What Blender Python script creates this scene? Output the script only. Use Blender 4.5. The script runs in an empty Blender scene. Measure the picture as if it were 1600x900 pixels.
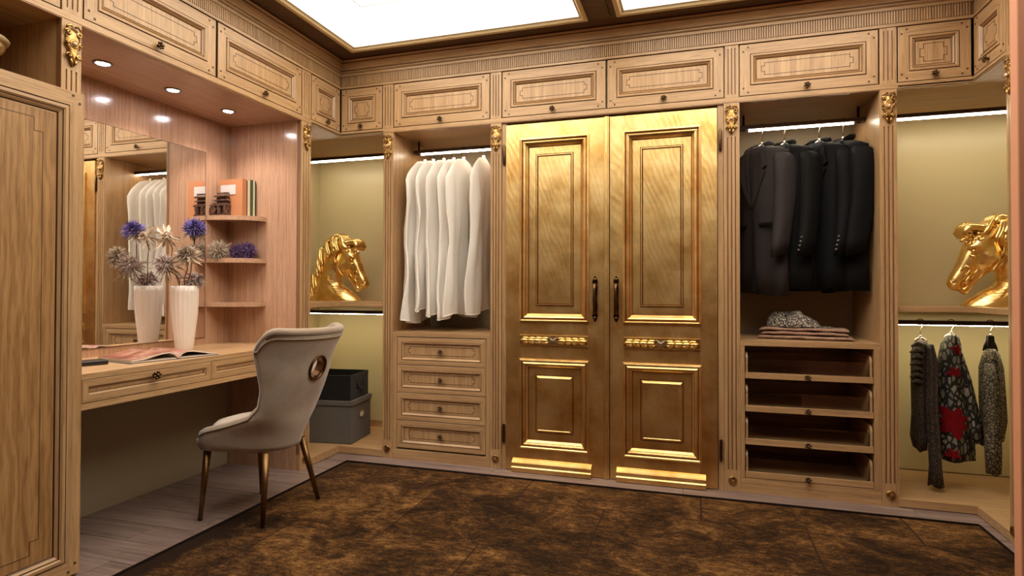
import bpy, bmesh, math, random
import numpy as np
from mathutils import Vector, Matrix, noise
random.seed(7)
SC = bpy.context.scene
COL = SC.collection
# ------------------------------------------------------------------ camera
F, YAW, PIT, ROLL, SY, H = 919.84, 0.3019, 0.0124, 0.0016, -10.519, 1.15
D, L, R, RB = 3.582, -2.381, 1.368, 2.2145      # back front plane, left plane, right plane, rail bottom
cam_d = bpy.data.cameras.new('camera')
cam = bpy.data.objects.new('camera', cam_d); COL.objects.link(cam)
cam_d.sensor_width = 36.0; cam_d.lens = F / 1600 * 36.0
cam_d.shift_y = SY / 1600.0; cam_d.clip_start = 0.05
cam.matrix_world = (Matrix.Translation((0, 0, H)) @ Matrix.Rotation(YAW, 4, 'Z') @ Matrix.Rotation(math.pi/2 + PIT, 4, 'X') @ Matrix.Rotation(ROLL, 4, 'Z'))
SC.camera = cam
# ------------------------------------------------------------------ world, exposure
w = bpy.data.worlds.new('world'); SC.world = w; w.use_nodes = True
w.node_tree.nodes['Background'].inputs[0].default_value = (1.0, 0.86, 0.7, 1)
w.node_tree.nodes['Background'].inputs[1].default_value = 0.03
SC.view_settings.view_transform = 'Standard'; SC.view_settings.look = 'None'
SC.view_settings.gamma = 1.0; SC.view_settings.use_curve_mapping = False
SC.view_settings.exposure = 0.0
try:
    SC.cycles.use_denoising = True
    SC.cycles.max_bounces = 8; SC.cycles.diffuse_bounces = 4; SC.cycles.glossy_bounces = 4
    SC.cycles.sample_clamp_indirect = 4.0; SC.cycles.caustics_reflective = True; SC.cycles.caustics_refractive = False
except Exception:
    pass
COFFER_E, ROD_E, LOW_E, SPOT_W = 4.8, 46.0, 58.0, 17.0
# ------------------------------------------------------------------ colour helpers
def lin(c):
    return c / 12.92 if c <= 0.04045 else ((c + 0.055) / 1.055) ** 2.4
def rgb(r, g, b, a=1.0):
    return (lin(r / 255), lin(g / 255), lin(b / 255), a)
# ------------------------------------------------------------------ materials
def new_mat(name):
    m = bpy.data.materials.new(name); m.use_nodes = True
    nt = m.node_tree; b = nt.nodes['Principled BSDF']
    return m, nt, b
def setin(b, **k):
    for n, v in k.items():
        n = n.replace('_', ' ')
        if n in b.inputs: b.inputs[n].default_value = v
def plain(name, col, rough=0.5, metal=0.0, **k):
    m, nt, b = new_mat(name)
    setin(b, Base_Color=col, Roughness=rough, Metallic=metal, **k)
    return m
def N(nt, t, **k):
    n = nt.nodes.new(t)
    for a, v in k.items(): setattr(n, a, v)
    return n
def coords(nt, scale=(1, 1, 1), rot=(0, 0, 0), src='Object'):
    tc = N(nt, 'ShaderNodeTexCoord'); mp = N(nt, 'ShaderNodeMapping')
    mp.inputs['Scale'].default_value = scale; mp.inputs['Rotation'].default_value = rot
    oi = N(nt, 'ShaderNodeObjectInfo'); mul = N(nt, 'ShaderNodeMath', operation='MULTIPLY'); mul.inputs[1].default_value = 17.0
    nt.links.new(oi.outputs['Random'], mul.inputs[0])
    nt.links.new(tc.outputs[src], mp.inputs['Vector'])
    cb = N(nt, 'ShaderNodeVectorMath', operation='ADD')
    nt.links.new(mp.outputs[0], cb.inputs[0]); nt.links.new(mul.outputs[0], cb.inputs[1])
    return cb.outputs[0]
def noise_tex(nt, vec, scale=1.0, detail=4.0, rough=0.55, dist=0.0):
    n = N(nt, 'ShaderNodeTexNoise'); n.inputs['Scale'].default_value = scale; n.inputs['Detail'].default_value = detail
    n.inputs['Roughness'].default_value = rough; n.inputs['Distortion'].default_value = dist
    nt.links.new(vec, n.inputs['Vector']); return n.outputs[0]
def ramp(nt, fac, stops):
    r = N(nt, 'ShaderNodeValToRGB'); e = r.color_ramp.elements
    while len(e) > 1: e.remove(e[-1])
    e[0].position, e[0].color = stops[0]
    for p, c in stops[1:]:
        x = e.new(p); x.color = c
    nt.links.new(fac, r.inputs[0]); return r.outputs[0]
def mixc(nt, fac, a, b, mode='MIX'):
    m = N(nt, 'ShaderNodeMix', data_type='RGBA', blend_type=mode)
    for sock, v in ((m.inputs[0], fac), (m.inputs[6], a), (m.inputs[7], b)):
        if hasattr(v, 'links'): nt.links.new(v, sock)
        else: sock.default_value = v
    return m.outputs[2]
def bump(nt, b, h, strength=0.2, dist=0.002):
    n = N(nt, 'ShaderNodeBump'); n.inputs['Strength'].default_value = strength; n.inputs['Distance'].default_value = dist
    nt.links.new(h, n.inputs['Height']); nt.links.new(n.outputs[0], b.inputs['Normal'])
def wood(name, light, mid, dark, axis, rough=0.36, fine=1.0, cathedral=False):
    m, nt, b = new_mat(name)
    def sc(a, l):
        s = [a, a, a]; s[axis] = l; return tuple(s)
    v1 = coords(nt, sc(60 * fine, 1.8)); n1 = noise_tex(nt, v1, 1.0, 5, 0.6, 0.6)
    v2 = coords(nt, sc(260 * fine, 9.0)); n2 = noise_tex(nt, v2, 1.0, 3, 0.6)
    c1 = ramp(nt, n1, [(0.28, dark), (0.5, mid), (0.72, light)])
    if cathedral:
        v3 = coords(nt, sc(1.0, 0.16)); wv = N(nt, 'ShaderNodeTexWave', wave_type='BANDS', bands_direction='Y')
        wv.inputs['Scale'].default_value = 9.0; wv.inputs['Distortion'].default_value = 14.0; wv.inputs['Detail'].default_value = 3.0; wv.inputs['Detail Scale'].default_value = 1.4; wv.inputs['Detail Roughness'].default_value = 0.6
        nt.links.new(v3, wv.inputs['Vector'])
        c1 = mixc(nt, 0.35, c1, ramp(nt, wv.outputs[1], [(0.1, dark), (0.45, mid), (0.9, light)]))
    pores = ramp(nt, n2, [(0.32, (0.55, 0.52, 0.48, 1)), (0.46, (1, 1, 1, 1))])
    c2 = mixc(nt, 0.75, c1, pores, 'MULTIPLY')
    big = noise_tex(nt, coords(nt, (1.5, 1.5, 1.5)), 1.0, 2)
    c3 = mixc(nt, 0.35, c2, ramp(nt, big, [(0.3, (0.78, 0.76, 0.74, 1)), (0.7, (1.1, 1.1, 1.1, 1))]), 'MULTIPLY')
    nt.links.new(c3, b.inputs['Base Color'])
    b.inputs['Roughness'].default_value = rough
    bump(nt, b, n2, 0.12, 0.001)
    return m
OAK = (rgb(200, 162, 118), rgb(185, 147, 105), rgb(164, 126, 86))
PNK = (rgb(200, 160, 130), rgb(186, 146, 117), rgb(168, 128, 100))
PLK = (rgb(160, 138, 130), rgb(136, 114, 106), rgb(104, 86, 79))
CEI = (rgb(104, 72, 46), rgb(88, 60, 38), rgb(66, 44, 28))
M = {}
for i, a in enumerate('xyz'):
    M['oak_' + a] = wood('oak_grain_' + a, *OAK, i)
    M['niche_' + a] = wood('satin_veneer_grain_' + a, *PNK, i, rough=0.16, fine=1.3)
M['oak_cath'] = wood('cathedral_oak_dimmed', rgb(188, 146, 98), rgb(166, 124, 78), rgb(136, 98, 58), 2, cathedral=True)  # oak colours darkened to paint in the weaker light on the tall door
M['plank'] = wood('greyed_oak_floor', *PLK, 0, rough=0.45, fine=0.7)
M['ceil_x'] = wood('dark_ceiling_oak', *CEI, 0, rough=0.5)
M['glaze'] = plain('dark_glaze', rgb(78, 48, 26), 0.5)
M['inlay'] = plain('inlay_line', rgb(84, 55, 32), 0.45)
M['beige'] = plain('olive_beige_laminate', rgb(204, 190, 148), 0.33)
M['greige'] = plain('grey_beige_laminate', rgb(158, 142, 116), 0.5)
M['dark_gap'] = plain('dark_recess', rgb(30, 20, 14), 0.7)
M['jamb'] = plain('pink_brown_panel', rgb(220, 152, 118), 0.5)
def gold(name, light, mid, dark, rough, leaf=False, bumps=0.0, freq=6):
    m, nt, b = new_mat(name)
    n1 = noise_tex(nt, coords(nt, (freq,) * 3), 1.0, 5, 0.6)
    c = ramp(nt, n1, [(0.3, dark), (0.5, mid), (0.7, light)])
    if leaf:
        br = N(nt, 'ShaderNodeTexBrick'); br.inputs['Scale'].default_value = 1.0
        br.inputs['Mortar Size'].default_value = 0.0015; br.inputs['Brick Width'].default_value = 0.085; br.inputs['Row Height'].default_value = 0.08
        br.inputs['Color1'].default_value = (1.06, 1.04, 1.0, 1); br.inputs['Color2'].default_value = (0.86, 0.84, 0.8, 1); br.inputs['Mortar'].default_value = (0.98, 0.92, 0.8, 1)
        nt.links.new(coords(nt, rot=(math.radians(90), 0, 0)), br.inputs['Vector'])
        c = mixc(nt, 0.6, c, br.outputs[0], 'MULTIPLY')
        wv = N(nt, 'ShaderNodeTexWave', wave_type='RINGS', rings_direction='Y'); wv.inputs['Scale'].default_value = 3.0; wv.inputs['Distortion'].default_value = 6.0
        wv.inputs['Detail'].default_value = 2.0
        nt.links.new(coords(nt, (5, 1, 1.6)), wv.inputs['Vector'])
        fine = noise_tex(nt, coords(nt, (90, 90, 30)), 1.0, 4)
        ad = N(nt, 'ShaderNodeMath', operation='MULTIPLY_ADD'); ad.inputs[1].default_value = 0.5
        nt.links.new(fine, ad.inputs[0]); nt.links.new(wv.outputs[1], ad.inputs[2])
        bump(nt, b, ad.outputs[0], 0.22, 0.0015)
    elif bumps:
        bump(nt, b, noise_tex(nt, coords(nt, (40, 40, 40)), 1.0, 4, 0.6), bumps, 0.003)
    nt.links.new(c, b.inputs['Base Color'])
    rr = N(nt, 'ShaderNodeMapRange'); rr.inputs[3].default_value = rough - 0.06; rr.inputs[4].default_value = rough + 0.08
    nt.links.new(n1, rr.inputs[0]); nt.links.new(rr.outputs[0], b.inputs['Roughness'])
    b.inputs['Metallic'].default_value = 1.0
    return m
M['leaf'] = gold('gold_leaf', rgb(248, 216, 156), rgb(238, 199, 134), rgb(218, 170, 100), 0.37, leaf=True)
M['bole'] = plain('worn_bole', rgb(110, 66, 34), 0.45, 0.6)
M['gilt'] = gold('gilded_casting', rgb(255, 228, 164), rgb(250, 214, 138), rgb(228, 178, 96), 0.27, bumps=0.25)
M['ornament'] = gold('antique_gold_shaded', rgb(228, 194, 130), rgb(182, 142, 86), rgb(96, 66, 38), 0.34, freq=45)  # darkest noise tone paints shade for the recesses between the scrolls
M['bronze'] = plain('aged_bronze', rgb(104, 80, 58), 0.3, 1.0)
M['ringbronze'] = plain('ring_bronze', rgb(104, 76, 54), 0.3, 1.0)
M['dkbronze'] = plain('dark_iron', rgb(60, 46, 36), 0.35, 1.0)
M['legbronze'] = plain('bronze_leg', rgb(128, 98, 66), 0.38, 1.0)
M['chrome'] = plain('polished_nickel', rgb(225, 218, 208), 0.15, 1.0)
M['pearl'] = plain('pearl_boss', rgb(214, 178, 142), 0.2, 0.3)
M['mirror'] = plain('mirror_glass', (0.93, 0.92, 0.9, 1), 0.0, 1.0)
M['whitewall'] = plain('white_coffer_side', rgb(240, 236, 228), 0.6)
M['darkwall'] = plain('dark_wall_finish', rgb(128, 90, 60), 0.6)
M['cream'] = plain('cream_moulding', rgb(226, 204, 160), 0.4)
M['led_dark'] = plain('dark_rail', rgb(62, 44, 32), 0.4, 0.7)
def emit(name, col, s):
    m, nt, b = new_mat(name)
    setin(b, Base_Color=(0.8, 0.8, 0.8, 1), Emission_Color=col, Emission_Strength=s); return m
M['coffer'] = emit('coffer_light', (1.0, 0.935, 0.80, 1), COFFER_E)
M['led'] = emit('led_strip', (1.0, 0.87, 0.66, 1), ROD_E)
M['led_low'] = emit('led_strip_low', (1.0, 0.85, 0.55, 1), LOW_E)
M['spot'] = emit('spot_lens', (1.0, 0.93, 0.95, 1), 140.0)
def glass(name):
    m, nt, b = new_mat(name)
    setin(b, Base_Color=(0.95, 0.97, 0.95, 1), Roughness=0.02, Transmission_Weight=1.0, IOR=1.45); return m
M['glass'] = glass('clear_glass')
def fabric(name, c1, c2, rough=0.85, scale=220, sheen=0.3, big=True, bstr=0.15):
    m, nt, b = new_mat(name)
    n = noise_tex(nt, coords(nt, (scale,) * 3), 1.0, 3, 0.6)
    c = ramp(nt, n, [(0.35, c2), (0.65, c1)])
    if big:
        g = noise_tex(nt, coords(nt, (7, 7, 4)), 1.0, 4, 0.6, 1.0)
        c = mixc(nt, 0.55, c, ramp(nt, g, [(0.3, (0.72, 0.7, 0.7, 1)), (0.6, (1, 1, 1, 1))]), 'MULTIPLY')
    nt.links.new(c, b.inputs['Base Color']); setin(b, Roughness=rough, Sheen_Weight=sheen, Specular_IOR_Level=0.2)
    bump(nt, b, n, bstr, 0.001); return m
M['velvet'] = fabric('greige_velvet', rgb(196, 180, 162), rgb(178, 162, 146), 0.7, 260, 0.5)
M['piping'] = fabric('velvet_piping', rgb(168, 146, 124), rgb(150, 130, 110), 0.6, 260, 0.5)
M['suit_a'] = fabric('charcoal_wool', rgb(58, 51, 51), rgb(46, 41, 41), 0.8, 500, 0.0, False)
M['suit_b'] = fabric('black_brown_wool', rgb(15, 13, 12), rgb(10, 9, 8), 0.8, 500, 0.0, False)
M['suit_c'] = fabric('midnight_wool', rgb(12, 11, 14), rgb(8, 7, 9), 0.8, 500, 0.0, False)
M['suit_d'] = fabric('black_navy_wool', rgb(11, 10, 14), rgb(7, 7, 9), 0.8, 500, 0.0, False)
M['lining'] = plain('black_lining', rgb(14, 12, 13), 0.6)
M['button'] = plain('horn_button', rgb(92, 80, 74), 0.3)
def veil(name):
    m, nt, b = new_mat(name)
    out = nt.nodes['Material Output']
    n = noise_tex(nt, coords(nt, (10, 10, 3)), 1.0, 4)
    c = ramp(nt, n, [(0.3, rgb(248, 240, 230)), (0.7, rgb(255, 250, 244))])
    d = N(nt, 'ShaderNodeBsdfDiffuse'); t = N(nt, 'ShaderNodeBsdfTranslucent'); tr = N(nt, 'ShaderNodeBsdfTransparent')
    nt.links.new(c, d.inputs[0]); nt.links.new(c, t.inputs[0])
    a = N(nt, 'ShaderNodeMixShader'); a.inputs[0].default_value = 0.25
    nt.links.new(d.outputs[0], a.inputs[1]); nt.links.new(t.outputs[0], a.inputs[2])
    f = N(nt, 'ShaderNodeMixShader'); f.inputs[0].default_value = 0.06
    nt.links.new(a.outputs[0], f.inputs[1]); nt.links.new(tr.outputs[0], f.inputs[2])
    nt.links.new(f.outputs[0], out.inputs[0]); return m
M['veil'] = veil('white_nonwoven')
M['hem'] = plain('white_binding', rgb(250, 244, 232), 0.7)
M['blackbox'] = fabric('black_box_fabric', rgb(26, 23, 23), rgb(17, 15, 15), 0.8, 300, 0.1, False)
M['greybox'] = fabric('grey_linen_box', rgb(104, 97, 92), rgb(86, 80, 76), 0.85, 300, 0.1, False)
M['eyelet'] = plain('steel_eyelet', rgb(150, 146, 140), 0.3, 1.0)
M['white'] = plain('white_card', rgb(235, 228, 218), 0.6)
M['label'] = plain('label_paper', rgb(206, 196, 188), 0.7)
M['ceramic'] = plain('white_ceramic', rgb(238, 226, 214), 0.22)
M['stem'] = plain('dry_stem', rgb(92, 66, 46), 0.8)
def petal(name, a, b_):
    m, nt, b = new_mat(name)
    n = noise_tex(nt, coords(nt, (60, 60, 60)), 1.0, 2)
    nt.links.new(ramp(nt, n, [(0.35, a), (0.65, b_)]), b.inputs['Base Color']); setin(b, Roughness=0.8); return m
M['pet_purple'] = petal('violet_petals', rgb(74, 62, 118), rgb(134, 118, 178))
M['pet_beige'] = petal('dried_beige_petals', rgb(142, 124, 106), rgb(206, 190, 168))
M['pet_mauve'] = petal('dried_mauve_petals', rgb(136, 116, 108), rgb(190, 168, 156))
M['pet_plum'] = petal('plum_petals', rgb(58, 44, 74), rgb(128, 94, 140))
M['pet_cream'] = petal('cream_petals', rgb(176, 152, 126), rgb(226, 208, 186))
for n_, c_ in (('orange', (186, 122, 78)), ('maroon', (96, 40, 34)), ('ivory', (220, 206, 176)), ('olive', (92, 84, 48)), ('green', (34, 92, 60)), ('darkgreen', (36, 58, 44))):
    M['bk_' + n_] = plain('book_cloth_' + n_, rgb(*c_), 0.6)
M['carved'] = fabric('dark_carved_wood', rgb(112, 78, 60), rgb(66, 44, 34), 0.5, 90, 0.0, False, 0.5)
M['phone'] = plain('black_plastic', rgb(26, 26, 30), 0.3)
M['hangerdark'] = plain('black_hanger', rgb(24, 24, 32), 0.35)
M['urn'] = fabric('carved_pale_wood', rgb(206, 178, 128), rgb(160, 118, 72), 0.4, 60, 0.0, False)
M['paper'] = plain('page_paper', rgb(222, 208, 192), 0.6)
def page_mat():
    m, nt, b = new_mat('printed_page')
    n = noise_tex(nt, coords(nt, (9, 6, 1)), 1.0, 4, 0.6, 0.8)
    c = ramp(nt, n, [(0.36, rgb(104, 48, 38)), (0.5, rgb(146, 82, 64)), (0.62, rgb(178, 136, 114)), (0.72, rgb(122, 64, 50))])
    nt.links.new(c, b.inputs['Base Color']); setin(b, Roughness=0.35); return m
M['page'] = page_mat()
def voro_pat(name, scale, line, bg1, bg2, accent=None, lw=0.06, acc_t=0.82, stretch=(1, 1, 1), rough=0.8, rot=(0, 0, 0)):
    m, nt, b = new_mat(name)
    v = coords(nt, stretch, rot)
    e = N(nt, 'ShaderNodeTexVoronoi', feature='DISTANCE_TO_EDGE'); e.inputs['Scale'].default_value = scale
    f = N(nt, 'ShaderNodeTexVoronoi', feature='F1'); f.inputs['Scale'].default_value = scale
    wob = noise_tex(nt, v, scale * 0.7, 2); wa = N(nt, 'ShaderNodeVectorMath', operation='MULTIPLY_ADD')
    wa.inputs[1].default_value = (0.3 / scale,) * 3
    cw = N(nt, 'ShaderNodeCombineXYZ')
    for k in range(3): nt.links.new(wob, cw.inputs[k])
    nt.links.new(cw.outputs[0], wa.inputs[0]); nt.links.new(v, wa.inputs[2])
    nt.links.new(wa.outputs[0], e.inputs['Vector']); nt.links.new(wa.outputs[0], f.inputs['Vector'])
    sep = N(nt, 'ShaderNodeSeparateColor'); nt.links.new(f.outputs['Color'], sep.inputs[0])
    fine = noise_tex(nt, coords(nt, (90 * stretch[0], 90 * stretch[1], 25)), 1.0, 2)
    base = mixc(nt, fine, bg1, bg2)
    cv = N(nt, 'ShaderNodeMapRange'); cv.inputs[3].default_value = 0.55; cv.inputs[4].default_value = 1.0; nt.links.new(sep.outputs[1], cv.inputs[0])
    cg = N(nt, 'ShaderNodeCombineColor')
    for k in range(3): nt.links.new(cv.outputs[0], cg.inputs[k])
    base = mixc(nt, 1.0, base, cg.outputs[0], 'MULTIPLY')
    if accent:
        st = N(nt, 'ShaderNodeMath', operation='GREATER_THAN'); st.inputs[1].default_value = acc_t
        nt.links.new(sep.outputs[0], st.inputs[0]); base = mixc(nt, st.outputs[0], base, accent)
    msk = ramp(nt, e.outputs['Distance'], [(lw * 0.7, (0, 0, 0, 1)), (lw, (1, 1, 1, 1))])
    c = mixc(nt, msk, line, base)
    nt.links.new(c, b.inputs['Base Color']); setin(b, Roughness=rough); return m
M['floral'] = voro_pat('floral_print', 30, rgb(14, 11, 11), rgb(30, 27, 25), rgb(176, 168, 150), rgb(140, 26, 30), 0.17, 0.95, (1.7, 1.0, 0.75), rot=(0.2, 0.7, 0.3))
M['geo'] = voro_pat('black_line_print', 62, rgb(28, 24, 20), rgb(150, 136, 108), rgb(104, 92, 72), None, 0.12)
M['lace'] = voro_pat('brown_lace', 120, rgb(36, 28, 24), rgb(118, 100, 86), rgb(84, 70, 60), None, 0.2)
M['scarf'] = voro_pat('black_white_print', 95, rgb(14, 12, 12), rgb(30, 26, 26), rgb(210, 196, 178), rgb(196, 180, 160), 0.14, 0.6)
def throw_mat():
    m, nt, b = new_mat('taupe_weave')
    ck = N(nt, 'ShaderNodeTexChecker'); ck.inputs['Scale'].default_value = 1.0
    nt.links.new(coords(nt, (95, 95, 95), (0, 0, 0.78)), ck.inputs['Vector'])
    nt.links.new(mixc(nt, ck.outputs[1], rgb(172, 138, 116), rgb(140, 106, 88)), b.inputs['Base Color']); setin(b, Roughness=0.9); return m
M['throw'] = throw_mat()
def rug_mat():
    m, nt, b = new_mat('distressed_patchwork_rug')
    tc = N(nt, 'ShaderNodeTexCoord')
    br = N(nt, 'ShaderNodeTexBrick'); br.inputs['Scale'].default_value = 1.0; br.inputs['Brick Width'].default_value = 0.95; br.inputs['Row Height'].default_value = 0.58
    br.inputs['Mortar Size'].default_value = 0.008; br.inputs['Mortar Smooth'].default_value = 1.0
    br.inputs['Color1'].default_value = (0, 0, 0, 1); br.inputs['Color2'].default_value = (1, 1, 1, 1); br.inputs['Mortar'].default_value = (0.5, 0.5, 0.5, 1)
    nt.links.new(tc.outputs['Object'], br.inputs['Vector'])
    n1 = noise_tex(nt, coords(nt, (3.4, 4.2, 1)), 1.0, 10, 0.78, 0.6)
    n2 = noise_tex(nt, coords(nt, (26, 60, 1)), 1.0, 5, 0.7)
    n3 = noise_tex(nt, coords(nt, (150, 300, 1)), 1.0, 2, 0.7)
    def madd(x, k, y_):
        q = N(nt, 'ShaderNodeMath', operation='MULTIPLY_ADD'); q.inputs[1].default_value = k; nt.links.new(x, q.inputs[0])
        if hasattr(y_, 'links'): nt.links.new(y_, q.inputs[2])
        else: q.inputs[2].default_value = y_
        return q
    a2 = madd(n3, 0.28, madd(n2, 0.38, madd(n1, 0.66, -0.16).outputs[0]).outputs[0])
    a3 = madd(br.outputs[0], 0.06, a2.outputs[0])
    c = ramp(nt, a3.outputs[0], [(0.42, rgb(30, 19, 11)), (0.52, rgb(60, 39, 20)), (0.60, rgb(100, 68, 36)), (0.70, rgb(146, 108, 62))])
    c = mixc(nt, br.outputs[1], c, rgb(44, 28, 18))
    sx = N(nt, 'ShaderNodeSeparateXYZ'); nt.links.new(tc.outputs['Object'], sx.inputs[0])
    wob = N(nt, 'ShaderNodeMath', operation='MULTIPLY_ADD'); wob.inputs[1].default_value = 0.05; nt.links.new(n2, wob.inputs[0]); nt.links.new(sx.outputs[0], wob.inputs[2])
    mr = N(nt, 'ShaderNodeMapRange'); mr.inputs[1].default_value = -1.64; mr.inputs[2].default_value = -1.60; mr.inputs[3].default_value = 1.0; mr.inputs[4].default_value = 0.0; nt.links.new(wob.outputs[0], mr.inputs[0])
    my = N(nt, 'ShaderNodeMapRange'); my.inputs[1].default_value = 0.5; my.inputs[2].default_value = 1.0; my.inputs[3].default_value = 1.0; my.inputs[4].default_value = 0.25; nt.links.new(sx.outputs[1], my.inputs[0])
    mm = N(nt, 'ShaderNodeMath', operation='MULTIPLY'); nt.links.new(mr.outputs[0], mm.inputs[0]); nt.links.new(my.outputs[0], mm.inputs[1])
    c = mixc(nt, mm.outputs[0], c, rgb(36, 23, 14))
    nt.links.new(c, b.inputs['Base Color']); setin(b, Roughness=1.0, Specular_IOR_Level=0.1)
    bump(nt, b, a2.outputs[0], 0.6, 0.004); return m
M['rug'] = rug_mat()
M['rugedge'] = fabric('dark_rug_border', rgb(40, 26, 18), rgb(26, 17, 12), 0.95, 160, 0.0, False, 0.4)
# ------------------------------------------------------------------ scene graph helpers
def setp(o, label=None, cat=None, group=None, kind=None):
    if label: o['label'] = label
    if cat: o['category'] = cat
    if group: o['group'] = group
    if kind: o['kind'] = kind
    return o
def thing(name, label, cat, loc=(0, 0, 0), group=None):
    o = bpy.data.objects.new(name, None); COL.objects.link(o)
    o.location = loc; o.empty_display_size = 0.05
    return setp(o, label, cat, group)
def woff(o):
    v = Vector((0, 0, 0))
    while o: v = v + o.location; o = o.parent
    return v
class Fr:
    def __init__(s, o, u, v, n): s.o, s.u, s.v, s.n = Vector(o), Vector(u), Vector(v), Vector(n)
    def __call__(s, a, b, c=0.0): return s.o + s.u * a + s.v * b + s.n * c
FB = Fr((0, D, 0), (1, 0, 0), (0, 0, 1), (0, -1, 0))
FL = Fr((L, 0, 0), (0, 1, 0), (0, 0, 1), (1, 0, 0))
FR = Fr((R, 0, 0), (0, -1, 0), (0, 0, 1), (-1, 0, 0))
FW = Fr((0, 0, 0), (1, 0, 0), (0, 1, 0), (0, 0, 1))
class MB:
    def __init__(s): s.v, s.f, s.m, s.sm = [], [], [], []
    def add(s, vs, fs, mi=0, smooth=False):
        k = len(s.v); s.v += [Vector(p) for p in vs]
        for i, f in enumerate(fs):
            s.f.append([k + j for j in f]); s.m.append(mi[i] if isinstance(mi, list) else mi); s.sm.append(smooth)
    def box(s, fr, a0, a1, b0, b1, c0, c1, mi=0):
        P = [fr(a, b, c) for c in (c0, c1) for b in (b0, b1) for a in (a0, a1)]
        s.add(P, [(0, 2, 3, 1), (4, 5, 7, 6), (0, 1, 5, 4), (2, 6, 7, 3), (0, 4, 6, 2), (1, 3, 7, 5)], mi); return s
    def loft(s, loops, mi=0, smooth=True, closed=True, cap0=True, cap1=True):
        n = len(loops[0]); k = len(s.v)
        for lp in loops: s.v += [Vector(p) for p in lp]
        for i in range(len(loops) - 1):
            for j in range(n if closed else n - 1):
                a = k + i * n + j; b_ = k + i * n + (j + 1) % n
                s.f.append([a, b_, b_ + n, a + n]); s.m.append(mi); s.sm.append(smooth)
        if closed and cap0: s.f.append([k + j for j in range(n)][::-1]); s.m.append(mi); s.sm.append(False)
        if closed and cap1: s.f.append([k + (len(loops) - 1) * n + j for j in range(n)]); s.m.append(mi); s.sm.append(False)
        return s
    def tube(s, pts, rad, n=8, mi=0, smooth=True, flat=1.0):
        pts = [Vector(p) for p in pts]; m = len(pts)
        rad = rad if isinstance(rad, (list, tuple)) else [rad] * m
        loops, ref = [], None
        for i, p in enumerate(pts):
            t = (pts[min(i + 1, m - 1)] - pts[max(i - 1, 0)])
            t = t.normalized() if t.length > 1e-9 else Vector((0, 0, 1))
            if ref is None: ref = t.orthogonal().normalized()
            ref = (ref - t * ref.dot(t)); ref = ref.normalized() if ref.length > 1e-6 else t.orthogonal().normalized()
            q = t.cross(ref)
            loops.append([p + ref * math.cos(2 * math.pi * j / n) * rad[i] + q * math.sin(2 * math.pi * j / n) * rad[i] * flat for j in range(n)])
        return s.loft(loops, mi, smooth)
    def lathe(s, c, prof, n=16, mi=0, axis=(0, 0, 1), smooth=True, wave=None, caps=True):
        c, ax = Vector(c), Vector(axis).normalized(); u = ax.orthogonal().normalized(); q = ax.cross(u)
        loops = []
        for r, z in prof:
            lp = []
            for j in range(n):
                t = 2 * math.pi * j / n; rr = r * (wave(t) if wave else 1)
                lp.append(c + ax * z + u * math.cos(t) * rr + q * math.sin(t) * rr)
            loops.append(lp)
        return s.loft(loops, mi, smooth, cap0=caps, cap1=caps)
    def ball(s, c, r, n=8, mi=0, sq=(1, 1, 1)):
        c = Vector(c); loops = []
        for i in range(1, n // 2 + 1):
            ph = math.pi * i / (n // 2 + 1)
            loops.append([c + Vector((math.cos(2 * math.pi * j / n) * math.sin(ph) * sq[0], math.sin(2 * math.pi * j / n) * math.sin(ph) * sq[1], -math.cos(ph) * sq[2])) * r for j in range(n)])
        return s.loft(loops, mi, True)
    def nest(s, fr, a0, a1, b0, b1, prof, mh=0, mv=1, mg=2, mp=3, base=0.0):
        """rectangular mitred profile; prof rows (inset, height, kind)"""
        lp = []
        for ins, h, k in prof:
            lp.append([fr(a0 + ins, b0 + ins, base + h), fr(a1 - ins, b0 + ins, base + h), fr(a1 - ins, b1 - ins, base + h), fr(a0 + ins, b1 - ins, base + h)])
        for i in range(len(lp) - 1):
            k = prof[i + 1][2]
            for j in range(4):
                q = [lp[i][j], lp[i][(j + 1) % 4], lp[i + 1][(j + 1) % 4], lp[i + 1][j]]
                s.add(q, [(0, 1, 2, 3)], mg if k == 'g' else (mh if j in (0, 2) else mv))
        s.add(lp[-1], [(0, 1, 2, 3)], mp); return s
    def build(s, name, mats, parent=None, mod=None, recalc=False):
        me = bpy.data.meshes.new(name); off = woff(parent) if parent else Vector((0, 0, 0))
        me.from_pydata([tuple(p - off) for p in s.v], [], s.f)
        for m_ in (mats if isinstance(mats, (list, tuple)) else [mats]): me.materials.append(M[m_] if isinstance(m_, str) else m_)
        for p, mi, sm in zip(me.polygons, s.m, s.sm): p.material_index = mi; p.use_smooth = sm
        if recalc:
            bm = bmesh.new(); bm.from_mesh(me); bmesh.ops.recalc_face_normals(bm, faces=bm.faces); bm.to_mesh(me); bm.free()
        o = bpy.data.objects.new(name, me); COL.objects.link(o)
        if parent: o.parent = parent
        return o
def bx(name, mats, parent, fr, *r):
    return MB().box(fr, *r).build(name, mats, parent)
def bake(o):
    """apply modifiers through the depsgraph"""
    dg = bpy.context.evaluated_depsgraph_get(); dg.update()
    me = bpy.data.meshes.new_from_object(o.evaluated_get(dg)); old = o.data
    o.modifiers.clear(); o.data = me; return o
def bevel(o, wd=0.003, seg=2):
    md = o.modifiers.new('bevel', 'BEVEL'); md.width = wd; md.segments = seg; md.limit_method = 'ANGLE'; return o
def dup_child(ch, parent, delta=(0, 0, 0)):
    c = ch.copy(); COL.objects.link(c); c.parent = parent; c.location = ch.location + Vector(delta); return c
def lerp_tab(tab, x):
    if x <= tab[0][0]: return tab[0][1]
    for (x0, y0), (x1, y1) in zip(tab, tab[1:]):
        if x <= x1:
            t = (x - x0) / (x1 - x0); t = t * t * (3 - 2 * t) * 0.5 + t * 0.5
            return y0 + (y1 - y0) * t
    return tab[-1][1]
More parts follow.
